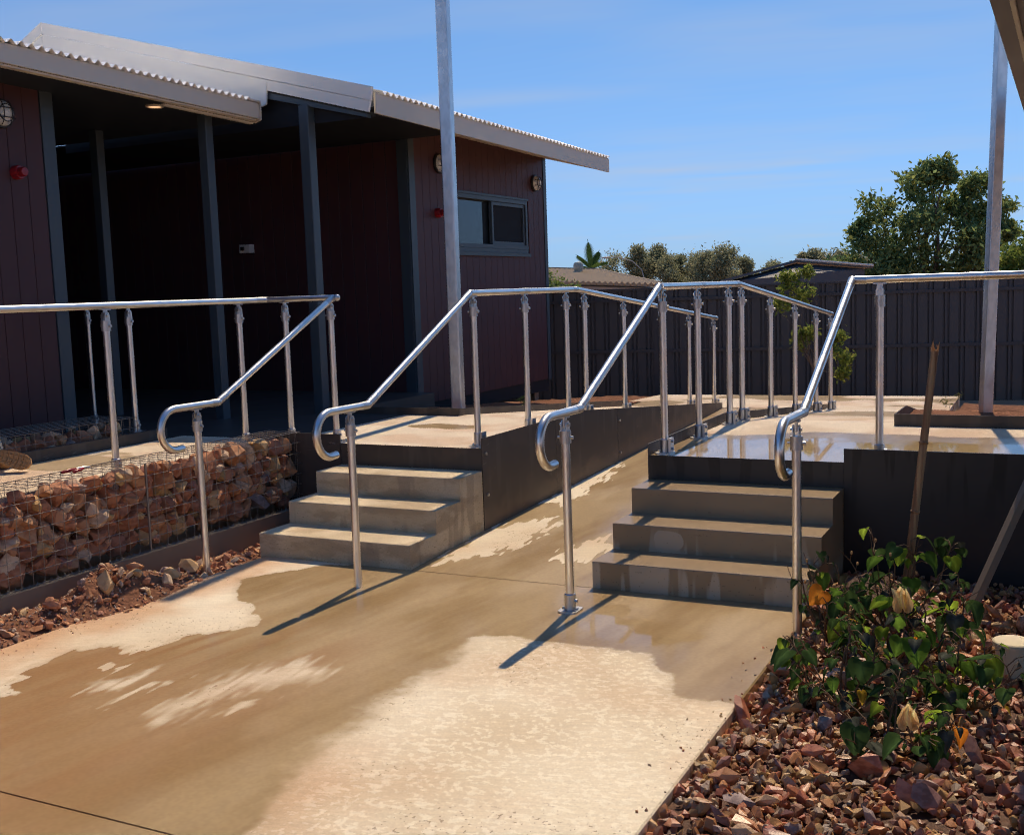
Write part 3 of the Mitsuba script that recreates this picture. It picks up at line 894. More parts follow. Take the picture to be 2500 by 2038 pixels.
part(gb, 'gravel', mesh, 'gravel_mix', label='smaller wet crushed rock between the larger stones', kind='stuff', color=col)

# ------------------------------------------------------------------ red buildings
XR, XL = -2.60, -3.40           # the two walls that face +x
ZF = 0.45


def board_prof(a, b):
    c = 0.003
    return Polygon([(a + 0.002, 0), (a + 0.002, 0.011), (a + 0.002 + c, 0.014), (b - 0.002 - c, 0.014), (b - 0.002, 0.011), (b - 0.002, 0)])


def boards(t, xw, y0, y1, z0, ztop, holes=(), w=0.148):
    """Vertical boards with recessed joints on the wall that faces +x."""
    n = max(1, int(round((y1 - y0) / w)))
    w = (y1 - y0) / n
    for i in range(n):
        a, b = y0 + i * w, y0 + (i + 1) * w
        spans = [(z0, ztop)]
        for (ha, hb, hz0, hz1) in holes:
            if b > ha + 0.002 and a < hb - 0.002:
                spans = [(z0, hz0), (hz1, ztop)]
        for (za, zb) in spans:
            scene[key(f'{t}__wall__board')] = mikit.ply(extr(board_prof(a, b), zb - za, lambda p, q, h: (xw - 0.014 + q, p, za + h)), 'red_board')


def boards_y(t, x0, x1, yf, z0, z1, face=-1, w=0.148):
    """Boards on an end wall that faces -y (or +y)."""
    n = int(round((x1 - x0) / w))
    w = (x1 - x0) / n
    for i in range(n):
        scene[key(f'{t}__wall__board')] = mikit.ply(extr(board_prof(x0 + i * w, x0 + (i + 1) * w), z1 - z0, lambda p, q, h: (p, yf + face * (q - 0.014), z0 + h)), 'red_board')


def corrugated(x0, x1, y0, y1, zf, pitch, amp, nx=6):
    n = int((y1 - y0) / pitch * 8)
    ys = np.linspace(y0, y1, n)
    xs = np.linspace(x0, x1, nx)
    X, Y = np.meshgrid(xs, ys, indexing='ij')
    tri = np.abs(((Y / pitch) % 1.0) * 2 - 1)
    w = 0.5 - 0.5 * np.cos(np.clip(tri, 0, 1) * PI)
    Z = zf(X) + amp * (0.5 * tri + 0.5 * w)
    v = np.stack([X, Y, Z], -1).reshape(-1, 3)
    i, j = np.meshgrid(np.arange(nx - 1), np.arange(n - 1), indexing='ij')
    a = (i * n + j).ravel()
    return trimesh.Trimesh(v, np.vstack([np.stack([a, a + n, a + n + 1], 1), np.stack([a, a + n + 1, a + 1], 1)]), process=False)


def fall(m, k, y0):
    """Tilt along y: the gutter's fall."""
    v = np.array(m.vertices)
    v[:, 2] += k * (v[:, 1] - y0)
    return trimesh.Trimesh(v, m.faces, process=False)


# --- the building with the window
SL = 0.272
XE, YB = -1.78, 2.50
bt = lambda x: 3.275 - SL * (x - XE)      # top of the barge
bl = thing('red_building', 'dark red boarded building with the sliding window and a white corrugated roof', 'building')
W0, W1, WZ0, WZ1 = 5.25, 7.06, 2.03, 2.66
YN, YF = 4.365, 7.64
part(bl, 'wall', cat([bx(-9.0, XR - 0.016, YN + 0.016, W0, ZF + 0.02, 3.22), bx(-9.0, XR - 0.016, W1, YF - 0.016, ZF + 0.02, 3.22), bx(-9.0, XR - 0.016, W0, W1, ZF + 0.02, WZ0), bx(-9.0, XR - 0.016, W0, W1, WZ1, 3.22), bx(-9.0, XR - 0.5, W0, W1, WZ0, WZ1)]), 'charcoal')
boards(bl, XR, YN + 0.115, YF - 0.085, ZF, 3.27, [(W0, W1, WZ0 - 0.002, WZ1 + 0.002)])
boards_y(bl, -8.9, XR - 0.13, YN + 0.014, ZF, 3.14)
part(bl, 'corner_trim', cat([bx(XR - 0.012, XR + 0.008, YN, YN + 0.11, ZF - 0.01, 3.26), bx(XR - 0.125, XR - 0.012, YN - 0.010, YN + 0.003, ZF - 0.01, 3.26)]), 'teal_trim')
part(bl, 'corner_trim', cat([bx(XR - 0.012, XR + 0.008, YF - 0.08, YF, ZF - 0.01, 3.26), bx(XR - 0.125, XR - 0.012, YF - 0.012, YF + 0.001, ZF - 0.01, 3.26)]), 'teal_trim')
part(bl, 'floor_frame', bx(-9.0, XR - 0.02, YN + 0.04, YF - 0.04, 0.30, ZF + 0.015), 'charcoal')
for y in (4.7, 6.1, 7.4):
    part(bl, 'stump', bx(XR - 0.25, XR - 0.13, y, y + 0.12, -0.2, 0.31), 'galvanised_cast')
KC = -0.0150
part(bl, 'fascia', fall(xz([(XE, 3.072), (XE + 0.02, 3.072), (XE + 0.02, 3.235), (XE, 3.235)], YB + 0.05, 7.69), KC, 2.5), 'fascia')
part(bl, 'fascia_return', extr(Polygon([(0, 2.995), (0, 3.155), (-0.02, 3.175), (-0.34, 3.27), (-0.02, 2.995)]), 0.02, lambda a, b, c: (XE + 0.02 + a, 7.69 + c, b)), 'fascia')
part(bl, 'soffit', fall(extr(Polygon([(XE, 3.085), (XE, 3.078), (XR - 0.5, 3.078 - SL * (XR - 0.5 - XE)), (XR - 0.5, 3.085 - SL * (XR - 0.5 - XE))]), YF - YN + 0.04, lambda a, b, c: (a, YN + c, b)), KC, 2.5), 'fascia')
part(bl, 'roof', fall(corrugated(XE + 0.045, -5.48, YB + 0.12, 7.67, lambda x: 3.228 - SL * (x - XE - 0.045), 0.090, 0.036), KC, 2.5), 'roof_white', smooth=40)
part(bl, 'barge_cap', extr(Polygon([(XE + 0.03, bt(XE)), (-5.47, bt(-5.47)), (-5.47, bt(-5.47) - 0.108), (XE + 0.012, bt(XE) - 0.108)]), 0.03, lambda a, b, c: (a, YB - 0.02 + c, b)), 'barge')
part(bl, 'barge_board', extr(Polygon([(XE + 0.008, bt(XE) - 0.110), (-2.815, bt(-2.815) - 0.110), (-2.815, bt(-2.815) - 0.200), (XE - 0.012, bt(XE) - 0.200)]), 0.018, lambda a, b, c: (a, YB - 0.013 + c, b)), 'barge')
part(bl, 'gable_sheet', extr(Polygon([(-2.818, bt(-2.818) - 0.110), (-5.47, bt(-5.47) - 0.110), (-5.47, 3.40), (-3.0, 3.20), (-2.84, 3.245)]), 0.016, lambda a, b, c: (a, YB - 0.011 + c, b)), 'barge')
part(bl, 'barge_return', extr(Polygon([(-5.473, bt(-5.47) - 0.002), (-6.10, bt(-5.47) - 0.30), (-6.10, bt(-5.47) - 0.41), (-5.473, bt(-5.47) - 0.108)]), 0.03, lambda a, b, c: (a, YB - 0.02 + c, b)), 'barge')
part(bl, 'gable_return', extr(Polygon([(-5.475, bt(-5.47) - 0.110), (-6.10, bt(-5.47) - 0.412), (-6.10, 3.40), (-5.475, 3.40)]), 0.016, lambda a, b, c: (a, YB - 0.011 + c, b)), 'barge')
part(bl, 'gable_beam', extr(Polygon([(XE - 0.06, bt(XE) - 0.204), (-5.4, bt(-5.4) - 0.204), (-5.4, bt(-5.4) - 0.32), (XE - 0.06, bt(XE) - 0.232)]), 0.07, lambda a, b, c: (a, YB + 0.022 + c, b)), 'teal_trim')
part(bl, 'gable_infill', extr(Polygon([(XE - 0.03, 3.055), (XE - 0.03, bt(XE) - 0.19), (-5.4, bt(-5.4) - 0.19), (-5.4, 3.055)]), 0.02, lambda a, b, c: (a, YB + 0.10 + c, b)), 'charcoal')
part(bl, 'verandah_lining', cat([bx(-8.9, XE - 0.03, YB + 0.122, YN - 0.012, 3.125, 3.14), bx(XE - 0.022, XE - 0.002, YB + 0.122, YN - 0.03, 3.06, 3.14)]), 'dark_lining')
part(bl, 'verandah_post', rbox(-2.515, -2.415, YB, YB + 0.10, ZL, 3.20, 0.008), 'teal_trim')

# the window
w = key(f'{bl}__window')


def frame(y0, y1, z0, z1, wd, d0, d1):
    return cat([bx(d0, d1, y0, y1, z1 - wd, z1), bx(d0, d1, y0, y1, z0, z0 + wd), bx(d0, d1, y0, y0 + wd, z0 + wd, z1 - wd), bx(d0, d1, y1 - wd, y1, z0 + wd, z1 - wd)])


scene[w] = mikit.ply(frame(W0, W1, WZ0, WZ1, 0.045, XR - 0.09, XR + 0.012), 'teal_trim')
part(w, 'sill', cat([bx(XR - 0.06, XR + 0.035, W0 - 0.02, W1 + 0.03, WZ0 - 0.042, WZ0 - 0.003), bx(XR - 0.02, XR + 0.018, W0, W1, WZ0 + 0.047, WZ0 + 0.09)]), 'teal_trim')
part(w, 'head_trim', bx(XR - 0.01, XR + 0.022, W0 - 0.02, W1 + 0.02, WZ1 + 0.002, WZ1 + 0.026), 'teal_trim')
part(w, 'pane', bx(XR - 0.075, XR - 0.069, W0 + 0.045, 6.19, WZ0 + 0.045, WZ1 - 0.045), 'window_glass', label='fixed pane reflecting the sky and a tree')
part(w, 'sash', frame(6.155, W1 - 0.05, WZ0 + 0.092, WZ1 - 0.049, 0.038, XR - 0.045, XR - 0.005), 'teal_trim')
part(w, 'screen', bx(XR - 0.03, XR - 0.024, 6.193, W1 - 0.088, WZ0 + 0.130, WZ1 - 0.087), 'screen_mesh', label='dark insect screen in the sliding sash')

# --- the left building and the covered way between the two
bm = thing('red_building', 'dark red boarded building at the left edge, its roof running over the covered way', 'building')
YL = 0.70
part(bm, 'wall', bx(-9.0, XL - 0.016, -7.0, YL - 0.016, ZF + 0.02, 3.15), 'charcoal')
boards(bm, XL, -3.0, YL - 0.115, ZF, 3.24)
boards_y(bm, -8.9, XL - 0.13, YL - 0.014, ZF, 3.160, 1)
part(bm, 'corner_trim', cat([bx(XL - 0.012, XL + 0.008, YL - 0.112, YL, ZF - 0.01, 3.24), bx(XL - 0.125, XL - 0.012, YL - 0.003, YL + 0.010, ZF - 0.01, 3.24)]), 'teal_trim')
AE, KA = -2.80, -0.021
part(bm, 'fascia', fall(bx(AE, AE + 0.02, -7.0, 2.30, 3.146, 3.272), KA, 0), 'fascia')
part(bm, 'eave_trim', fall(cat([bx(AE - 0.06, AE - 0.002, -7.0, 2.30, 3.130, 3.143), bx(AE - 0.10, AE - 0.06, 1.3, 2.33, 3.112, 3.127)]), KA, 0), 'fascia')
part(bm, 'gutter_end', cat([extr(Polygon([(AE - 0.14, 3.275), (AE + 0.02, 3.235), (AE + 0.02, 3.09), (AE - 0.05, 3.07), (AE - 0.14, 3.11)]), 0.012, lambda a, b, c: (a, 2.335 + c, b)), bx(AE - 0.03, AE + 0.005, 2.302, 2.333, 3.10, 3.22)]), 'fascia')
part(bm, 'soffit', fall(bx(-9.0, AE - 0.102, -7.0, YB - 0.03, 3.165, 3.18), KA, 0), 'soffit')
part(bm, 'roof', fall(corrugated(AE + 0.05, -6.0, -7.0, 2.18, lambda x: 3.272 - 0.09 * (x - AE), 0.080, 0.034), KA, 0), 'roof_white', smooth=40)
part(bm, 'roof_flashing', extr(Polygon([(AE + 0.03, 3.232), (-6.0, 3.53), (-6.0, 3.545), (AE + 0.03, 3.247)]), 0.15, lambda a, b, c: (a, 2.183 + c, b)), 'fascia')
for (x, y) in ((-3.10, 2.0), (-4.40, 2.05)):
    part(bm, 'verandah_post', rbox(x - 0.045, x + 0.045, y - 0.045, y + 0.045, ZL, 3.12, 0.008), 'teal_trim')
part(bm, 'back_wall', bx(-8.6, -8.5, YL + 0.02, YN - 0.02, ZF, 3.17), 'charcoal')
d = key(f'{bm}__door')
scene[d] = mikit.ply(bx(-8.49, -8.46, 3.0, 3.9, ZL + 0.02, 2.75), 'dark_lining')
part(d, 'frame', cat([bx(-8.49, -8.44, 2.92, 2.998, ZL, 2.83), bx(-8.49, -8.44, 3.902, 3.98, ZL, 2.83), bx(-8.49, -8.44, 2.998, 3.902, 2.752, 2.83)]), 'teal_trim')
LP = (-3.14, 1.48, 3.128)
lamp = thing('ceiling_light', 'small round lit lamp on the dark ceiling of the covered way', 'lamp')
part(lamp, 'rim', trimesh.creation.annulus(0.05, 0.07, 0.02).apply_translation((LP[0], LP[1], LP[2] + 0.004)), 'fascia')
lens = trimesh.creation.cylinder(0.049, 0.008, sections=24).apply_translation(LP)
scene[lamp + '__lens'] = mikit.ply(lens, 'lamp_lens', emitter={'type': 'area', 'radiance': {'type': 'rgb', 'value': [0.34, 0.20, 0.10]}})


def bulkhead(XW, y, z, label):
    k = thing('bulkhead_light', label, 'wall lamp', 'caged bulkhead lights on the red walls')
    th = np.linspace(0, PI / 2, 7)
    prof = np.array([(0.001, 0.0), (0.098, 0.0), (0.104, 0.012), (0.100, 0.028), (0.086, 0.03)])
    m = trimesh.creation.revolve(prof, sections=32)
    dome = trimesh.creation.revolve(np.stack([0.088 * np.sin(th)[::-1], 0.028 + 0.060 * np.cos(th)[::-1]], 1), sections=32)
    cage = [tube([(r * math.cos(q), r * math.sin(q), zz) for q in np.linspace(0, 2 * PI, 33)], 0.0035, 6, caps=False) for r, zz in ((0.06, 0.078),)]
    for q0 in (0.33, -0.33):
        for sw in (0, 1):
            cv = []
            for a in np.linspace(-1.15, 1.15, 15):
                u, o = math.sin(a) * 0.094, q0 * 0.1
                zz = 0.030 + 0.066 * math.cos(a) * math.sqrt(max(0.05, 1 - (q0 * 0.9) ** 2))
                cv.append((u, o, zz) if sw else (o, u, zz))
            cage.append(tube(cv, 0.0035, 6))
    R = trimesh.transformations.rotation_matrix(PI / 2, [0, 1, 0])
    for nm, mm, mt in (('body', m, 'black_plastic'), ('lens', dome, 'lamp_lens'), ('cage', cat(cage), 'black_plastic')):
        mm.apply_transform(R)
        mm.apply_translation((XW + 0.001, y, z))
        part(k, nm, mm, mt, smooth=40)


bulkhead(XR, 4.96, 2.935, 'round caged wall light half hidden behind the left metal pole')
bulkhead(XR, 7.30, 2.893, 'round caged wall light above the window near the far corner of the red wall')
bulkhead(XL, 0.235, 2.946, 'round caged wall light at the left edge of the photo')


def beacon(XW, y, z, label):
    k = thing('alarm_beacon', label, 'alarm', 'red alarm beacons on the red walls')
    R = trimesh.transformations.rotation_matrix(PI / 2, [0, 1, 0])
    a = trimesh.creation.revolve(np.array([(0.001, 0), (0.050, 0), (0.050, 0.042), (0.045, 0.056), (0.001, 0.056)]), sections=28)
    b = trimesh.creation.revolve(np.array([(0.001, 0.056), (0.034, 0.057), (0.034, 0.090), (0.028, 0.100), (0.001, 0.102)])[::1], sections=28)
    for nm, mm in (('base', a), ('lens', b)):
        mm.apply_transform(R)
        mm.apply_translation((XW + 0.001, y, z))
        part(k, nm, mm, 'red_plastic', smooth=40)


beacon(XR, 4.90, 2.42, 'red alarm beacon on the red wall just left of the left metal pole')
beacon(XL, 0.33, 2.545, 'red alarm beacon at the left edge of the photo')
k = thing('wall_box', 'small white box fixed to the dark wall inside the covered way', 'sensor')
part(k, 'cover', cat([rbox(-4.75, -4.60, 4.275, 4.358, 2.09, 2.18, 0.012)]), 'white_plastic')
part(k, 'lens', rbox(-4.72, -4.67, 4.263, 4.274, 2.115, 2.155, 0.004), 'black_plastic')

# --- right eave, over the camera's right shoulder
re_ = thing('eave', 'grey corner of a roof eave at the top right of the photo', 'roof')
part(re_, 'fascia', bx(3.085, 3.150, -9.0, 2.80, 2.60, 2.85), 'eave_brown')
part(re_, 'fascia', extr(Polygon([(3.085, 2.802), (3.150, 2.802), (3.35, 3.18), (3.30, 3.20)]), 0.25, lambda a, b, c: (a, b, 2.60 + c)), 'eave_brown')
part(re_, 'bead', bx(3.151, 3.168, -9.0, 2.80, 2.597, 2.625), 'eave_bead')
part(re_, 'soffit', bx(3.169, 9.0, -9.0, 3.1, 2.612, 2.64), 'eave_brown')
part(re_, 'roof', bx(3.151, 9.0, -9.0, 3.1, 2.80, 2.84), 'roof_white')

# ------------------------------------------------------------------ galvanised poles
for (x, y, z0, z1, rz, sz, lb) in ((-1.385, 3.06, 0.35, 6.5, 8, 0.100, 'tall square galvanised pole rising past the roof in front of the red building'), (2.835, 3.37, 0.50, 7.0, 30, 0.078, 'tall square galvanised pole standing in the planter at the right')):
    k = thing('metal_pole', lb, 'pole')
    h = sz / 2
    m = xy(sbox(-h + 0.012, -h + 0.012, h - 0.012, h - 0.012).buffer(0.012, quad_segs=4), 0, z1 - z0)
    M = T().translate([x, y, z0]).rotate([-0.45, 0.89, 0], 1.6 if x > 0 else 0).rotate([0, 0, 1], rz)
    scene[k + '__shaft'] = mikit.ply(m, 'galvanised_pole', smooth=30, to_world=M)
    scene[k + '__base_plate'] = mikit.ply(rbox(-0.11, 0.11, -0.11, 0.11, 0.0, 0.012, 0.01), 'galvanised_cast', to_world=T().translate([x, y, 0.555 if x < 0 else 0.53]).rotate([0, 0, 1], rz))

# ------------------------------------------------------------------ fence
fv = np.array([0.971, 0.238, 0.0])
fv /= np.linalg.norm(fv)
fn_ = np.array([fv[1], -fv[0], 0])      # towards the camera
f0 = np.array([0.593, 10.962, 0.0])
fence = thing('fence', 'dark grey ribbed sheet metal fence across the back', 'fence')


def fpl(a, d, z):
    return tuple(f0 + fv * a + fn_ * d + np.array([0, 0, z]))


PW = 2.28
for i in range(-5, 6):
    a0 = i * PW - 0.5
    prof = [(a0 + 0.02, 0.0)]
    npi = 11
    for r in range(npi):
        c = a0 + (r + 0.5) * PW / npi
        prof += [(c - 0.048, 0.0), (c - 0.040, -0.022), (c - 0.028, -0.022), (c - 0.020, 0.0), (c + 0.012, 0.0), (c + 0.020, -0.022), (c + 0.032, -0.022), (c + 0.040, 0.0)]
    prof += [(a0 + PW - 0.02, 0.0)]
    v = [fpl(a, d, z) for a, d in prof for z in (-0.30, 1.53)]
    n = len(prof)
    f = []
    for q in range(n - 1):
        f += [(2 * q, 2 * q + 2, 2 * q + 3), (2 * q, 2 * q + 3, 2 * q + 1)]
    part(fence, 'panel', trimesh.Trimesh(v, f, process=False), 'fence_sheet')

    def fb(a, b, d0, d1, z0, z1):
        m = bx(a, b, d0, d1, z0, z1)
        m.vertices = np.array([fpl(*q) for q in m.vertices])
        m.invert()
        return m
    part(fence, 'post', fb(a0 - 0.03, a0 + 0.03, -0.03, 0.03, -0.4, 1.55), 'fence_frame')
    for (z0, z1) in ((0.605, 0.655), (1.36, 1.405), (-0.25, -0.2)):
        part(fence, 'rail', fb(a0 + 0.031, a0 + PW - 0.031, 0.002, 0.028, z0, z1), 'fence_frame')
    part(fence, 'capping', fb(a0 + 0.031, a0 + PW - 0.031, -0.02, 0.02, 1.531, 1.556), 'fence_frame')

# ------------------------------------------------------------------ vegetation


def leaves(pos, size, g, cols, shape=(1.0, 0.5), up=None):
    """Many diamond leaves (two triangles each, slightly folded) as one mesh, one colour per leaf."""
    n = len(pos)
    d = g.normal(size=(n, 3))
    if up is not None:
        d = d + np.asarray(up)
    d /= np.linalg.norm(d, axis=1, keepdims=True)
    s = np.cross(d, g.normal(size=(n, 3)))
    s /= np.linalg.norm(s, axis=1, keepdims=True)
    nn = np.cross(d, s)
    L, Wd = size[:, None] * shape[0], size[:, None] * shape[1]
    a, b = pos, pos + d * L
    m1, m2 = pos + d * L * 0.5 + s * Wd * 0.5 + nn * L * 0.06, pos + d * L * 0.5 - s * Wd * 0.5 + nn * L * 0.06
    V = np.stack([a, m1, b, m2], 1).reshape(-1, 3)
    k = np.arange(n)[:, None] * 4
    F = np.vstack([k + [0, 1, 2], k + [0, 2, 3]])
    c = np.array(cols)[g.integers(len(cols), size=n)] * g.uniform(0.7, 1.3, (n, 1))
    return trimesh.Trimesh(V, F, process=False), np.clip(np.repeat(c, 4, 0), 0, 1)


def branch(a, b, r0, r1, g, k=5, wob=0.06):
    a, b = np.asarray(a, float), np.asarray(b, float)
    t = np.linspace(0, 1, k)[:, None]
    p = a + (b - a) * t + g.normal(0, wob, (k, 3)) * np.linalg.norm(b - a) * (t * (1 - t)) * 2
    return tube(p, np.linspace(r0, r1, k), 7)


def tree(name, label, base, clumps, nleaf, size, cols, seed, category='tree', group=None, tr=0.12, shape=(1.0, 0.5), up=None, sub=9, spread=0.24):
    """Trunk and limbs to each clump; each clump is a spray of smaller tufts, so that gaps stay between them."""
    g = np.random.default_rng(seed)
    k = thing(name, label, category, group)
    base = np.asarray(base, float)
    cl = np.array([c[:3] for c in clumps], float)
    mid = cl.mean(0)
    fork = base + (mid - base) * 0.45
    ms = [branch(base, fork, tr, tr * 0.7, g, 6, 0.04)]
    P, S = [], []
    for c in clumps:
        c0, r = np.array(c[:3], float), c[3]
        ms.append(branch(fork, c0, tr * 0.45, tr * 0.08, g, 6, 0.10))
        for _ in range(sub):
            d = g.normal(size=3)
            d /= np.linalg.norm(d)
            q = c0 + d * r * g.uniform(0.3, 0.95) * [1, 1, 0.8]
            ms.append(branch(c0, q, tr * 0.07, tr * 0.03, g, 3, 0.1))
            m = int(nleaf * g.uniform(0.6, 1.4))
            P.append(q + g.normal(0, 1, (m, 3)) * r * spread)
            S.append(size * g.uniform(0.6, 1.3, m))
    part(k, 'trunk', cat(ms), 'bark', smooth=True)
    mesh, col = leaves(np.vstack(P), np.concatenate(S), g, cols, shape, up)
    part(k, 'crown', mesh, 'foliage', color=col)
    return k


DARK = [(0.194, 0.285, 0.114), (0.251, 0.342, 0.137), (0.137, 0.205, 0.097), (0.319, 0.365, 0.125)]
GUM = [(0.296, 0.325, 0.194), (0.365, 0.376, 0.228), (0.228, 0.251, 0.160), (0.410, 0.388, 0.228)]
LIME = [(0.20, 0.27, 0.06), (0.27, 0.31, 0.08), (0.13, 0.19, 0.05)]
g = np.random.default_rng(77)
# the big dark tree at the right: clumps laid out around its own axis (the camera's right is about (.89, .45))
rt = np.array([0.893, 0.449, 0])
fw = np.array([-0.45, 0.89, 0])


def around(c, items):
    return [tuple(np.array(c) + rt * a + fw * b + np.array([0, 0, z])) + (r,) for a, z, r, b in items]


BT = (0.55, 20.3, 0.0)
items = [(-1.55, 1.75, .45, .2), (-1.25, 2.35, .45, -.1), (-0.95, 2.95, .45, .1), (-0.55, 2.2, .6, .3), (-1.0, 1.7, .55, -.3), (-0.2, 3.45, .42, 0), (0.1, 2.75, .5, .4), (-0.3, 2.75, .45, -.4), (0.15, 3.75, .30, .1), (0.45, 3.85, .28, -.1), (0.65, 3.1, .42, .2), (0.55, 2.2, .6, -.3), (1.0, 3.55, .32, .1), (1.05, 2.8, .45, .3), (1.5, 3.0, .32, 0), (1.1, 2.05, .5, 0), (0.0, 1.8, .6, 0), (1.0, 1.6, .5, .3), (-1.95, 1.75, .22, .1), (-1.5, 2.65, .16, 0), (1.45, 2.4, .28, -.2), (0.8, 1.6, .5, -.3), (-0.5, 1.5, .5, 0)]
tree('broadleaf_tree', 'big dark green broadleaf tree behind the fence near the right metal pole', (0.6, 20.4, -2.2), around(BT, [(a, z, r * 1.12, b) for a, z, r, b in items] + [(-1.3, 1.45, .5, 0), (0.3, 1.3, .6, .2), (1.5, 1.6, .45, .2), (1.75, 2.5, .25, 0), (-0.7, 1.9, .5, -.2), (0.9, 2.4, .45, -.2)]), 78, 0.125, DARK + [(0.24, 0.25, 0.07)], 21, tr=0.16, up=(0, 0, 0.3), spread=0.22, sub=10)
tree('broadleaf_tree', 'yellow green bushy tree at the right edge behind the fence', (2.7, 17.0, -2.0), [(2.45, 16.8, 1.80, .40), (2.80, 17.0, 2.05, .42), (2.25, 16.7, 1.50, .40), (3.2, 17.3, 2.0, .5), (2.9, 17.1, 1.5, .45)], 85, 0.10, LIME, 22, tr=0.09)
tree('broadleaf_tree', 'dull green tree top between the big dark tree and the right edge', (3.2, 21.5, -2.2), [(3.05, 21.4, 2.1, .4), (3.5, 21.6, 2.4, .4), (2.75, 21.3, 1.8, .35)], 70, 0.13, DARK, 23, tr=0.09)
GG = 'far row of gum trees behind the houses'
far_trees = [(-18.6, 54.0, 3.2, 0.9, 1), (-15.9, 52.0, 3.0, 0.8, 1), (-13.2, 53.5, 2.9, 0.8, 1), (-10.2, 52.0, 2.35, 0.7, 1), (-19.5, 53.2, 3.35, 1.15, 2), (-17.7, 52.0, 3.75, 0.75, 1), (-16.9, 53.4, 3.75, 0.65, 1), (-16.0, 54.6, 3.2, 0.45, 1), (-14.9, 53.2, 3.2, 0.95, 2), (-13.7, 51.0, 3.3, 0.8, 1), (-12.5, 50.0, 3.4, 0.8, 2), (-11.9, 52.5, 2.85, 0.6, 1), (-11.0, 55.0, 2.55, 0.7, 1), (-7.2, 44.0, 2.3, 0.6, 1), (-6.0, 40.8, 2.75, 0.55, 1), (-4.8, 40.3, 2.65, 0.65, 1), (-5.3, 40.6, 2.3, 0.7, 1), (-3.9, 39.6, 2.2, 0.6, 1)]
names = ['low dense gum tree filling the gap behind the palm side of the far row', 'dense gum tree low between the pointed one and the slender one', 'dense low gum tree below the feathery tall one', 'low gum tree at the right tail of the far row', 'bushy olive gum tree just right of the palm', 'olive gum tree, second to the right of the palm', 'narrow pointed gum tree in the middle of the far row', 'thin slender young gum tree in a gap of the far row', 'broad grey green gum tree left of the middle post tops', 'grey green gum tree in the far row above the middle handrail', 'tallest feathery gum tree at the right end of the far row', 'low rounded gum tree right of the feathery one', 'low dull gum tree right of the far row, near the grey shed', 'small low gum tree just left of the grey shed roof', 'gum tree top showing above the ridge of the grey shed', 'loose green gum tree top above the right slope of the shed', 'grey green gum tree behind the grey shed', 'small gum tree beside the left of the big dark tree']
for (x, y, zt, r, nb), lb in zip(far_trees, names):
    g = np.random.default_rng(int(abs(x) * 100))
    cl = []
    z = zt - r * 0.35
    cl.append((x, y, z, r * 0.45))
    for q in range(11):
        cl.append((x + g.normal(0, r * 0.45), y + g.normal(0, r * 0.4), z - r * 0.2 * q + g.normal(0, 0.1), r * g.uniform(0.36, 0.56)))
    tree('gum_tree', lb, (x, y, -2.4), cl, 62, 0.16 if r > .5 else 0.12, GUM, int(abs(x) * 37), group=None, tr=0.06, shape=(1, 0.42), sub=7, spread=0.42)
# palm
g = np.random.default_rng(4)
pk = thing('palm_tree', 'palm tree standing above the brown roof', 'palm')
pc = np.array([-18.0, 46.1, 2.55])
part(pk, 'trunk', branch(pc - [0, 0, 5], pc, 0.16, 0.12, g, 6, 0.01), 'bark', smooth=True)
fr = []
fcol = []
for (ax, az, L) in ((-0.1, 1.0, 1.5), (0.35, 0.9, 1.2), (-0.5, 0.75, 1.3), (0.7, 0.55, 1.15), (-0.95, 0.5, 1.3), (-1.0, 0.05, 1.2), (0.9, -0.1, 1.0), (-0.7, -0.25, 1.1), (0.2, 0.3, 1.0), (-0.2, -0.3, 0.9), (0.5, -0.4, 0.9)):
    dirv = rt * ax + fw * g.normal(0, 0.3) + np.array([0, 0, az])
    dirv /= np.linalg.norm(dirv)
    rib = [pc + dirv * L * t + np.array([0, 0, -0.55 * L * t * t * abs(ax)]) for t in np.linspace(0, 1, 24)]
    for i in range(1, 24):
        tdir = rib[i] - rib[i - 1]
        tdir /= np.linalg.norm(tdir)
        side = np.cross(tdir, [0.1, -0.2, 1.0])
        side /= np.linalg.norm(side)
        w = 0.46 * L * math.sin(min(1, 0.15 + i / 24) * PI) ** 0.7 + 0.05
        for s in (-1, 1):
            tip = rib[i] + side * s * w * 0.55 + tdir * w * 0.55 + np.array([0, 0, -0.25 * w])
            a = rib[i] + tdir * 0.05
            b = rib[i] - tdir * 0.05
            fr.append((a, b, tip))
            fcol += [np.array([0.06, 0.105, 0.03]) * g.uniform(0.7, 1.5)] * 3
part(pk, 'fronds', trimesh.Trimesh(np.array(fr).reshape(-1, 3), np.arange(len(fr) * 3).reshape(-1, 3), process=False), 'foliage', color=np.clip(fcol, 0, 1))
# sapling before the fence, shrub behind the building's corner, weed by the kerb
tree('sapling', 'thin sapling with light green leaves in front of the dark fence', (0.50, 8.9, -0.05), [(0.20, 8.85, 1.55, .17), (0.36, 8.9, 1.42, .15), (0.10, 8.8, 1.30, .13), (0.28, 8.85, 0.84, .16), (0.44, 8.88, 0.92, .12), (0.78, 9.0, 0.62, .15), (0.84, 9.05, 0.42, .12), (0.76, 9.0, 0.86, .10), (0.40, 8.9, 1.68, .10), (0.14, 8.82, 1.60, .12)], 26, 0.068, [(0.24, 0.30, 0.06), (0.16, 0.22, 0.06), (0.30, 0.33, 0.08)], 31, 'sapling', tr=0.016, shape=(1, 0.45), sub=8)
tree('shrub', 'leafy green shrub at the far corner of the red building near brown roof', (-4.2, 11.6, -0.2), [(-4.15, 11.5, 1.60, .22), (-3.95, 11.6, 1.50, .18), (-4.4, 11.5, 1.72, .25)], 40, 0.06, LIME + DARK, 32, 'shrub', tr=0.03)
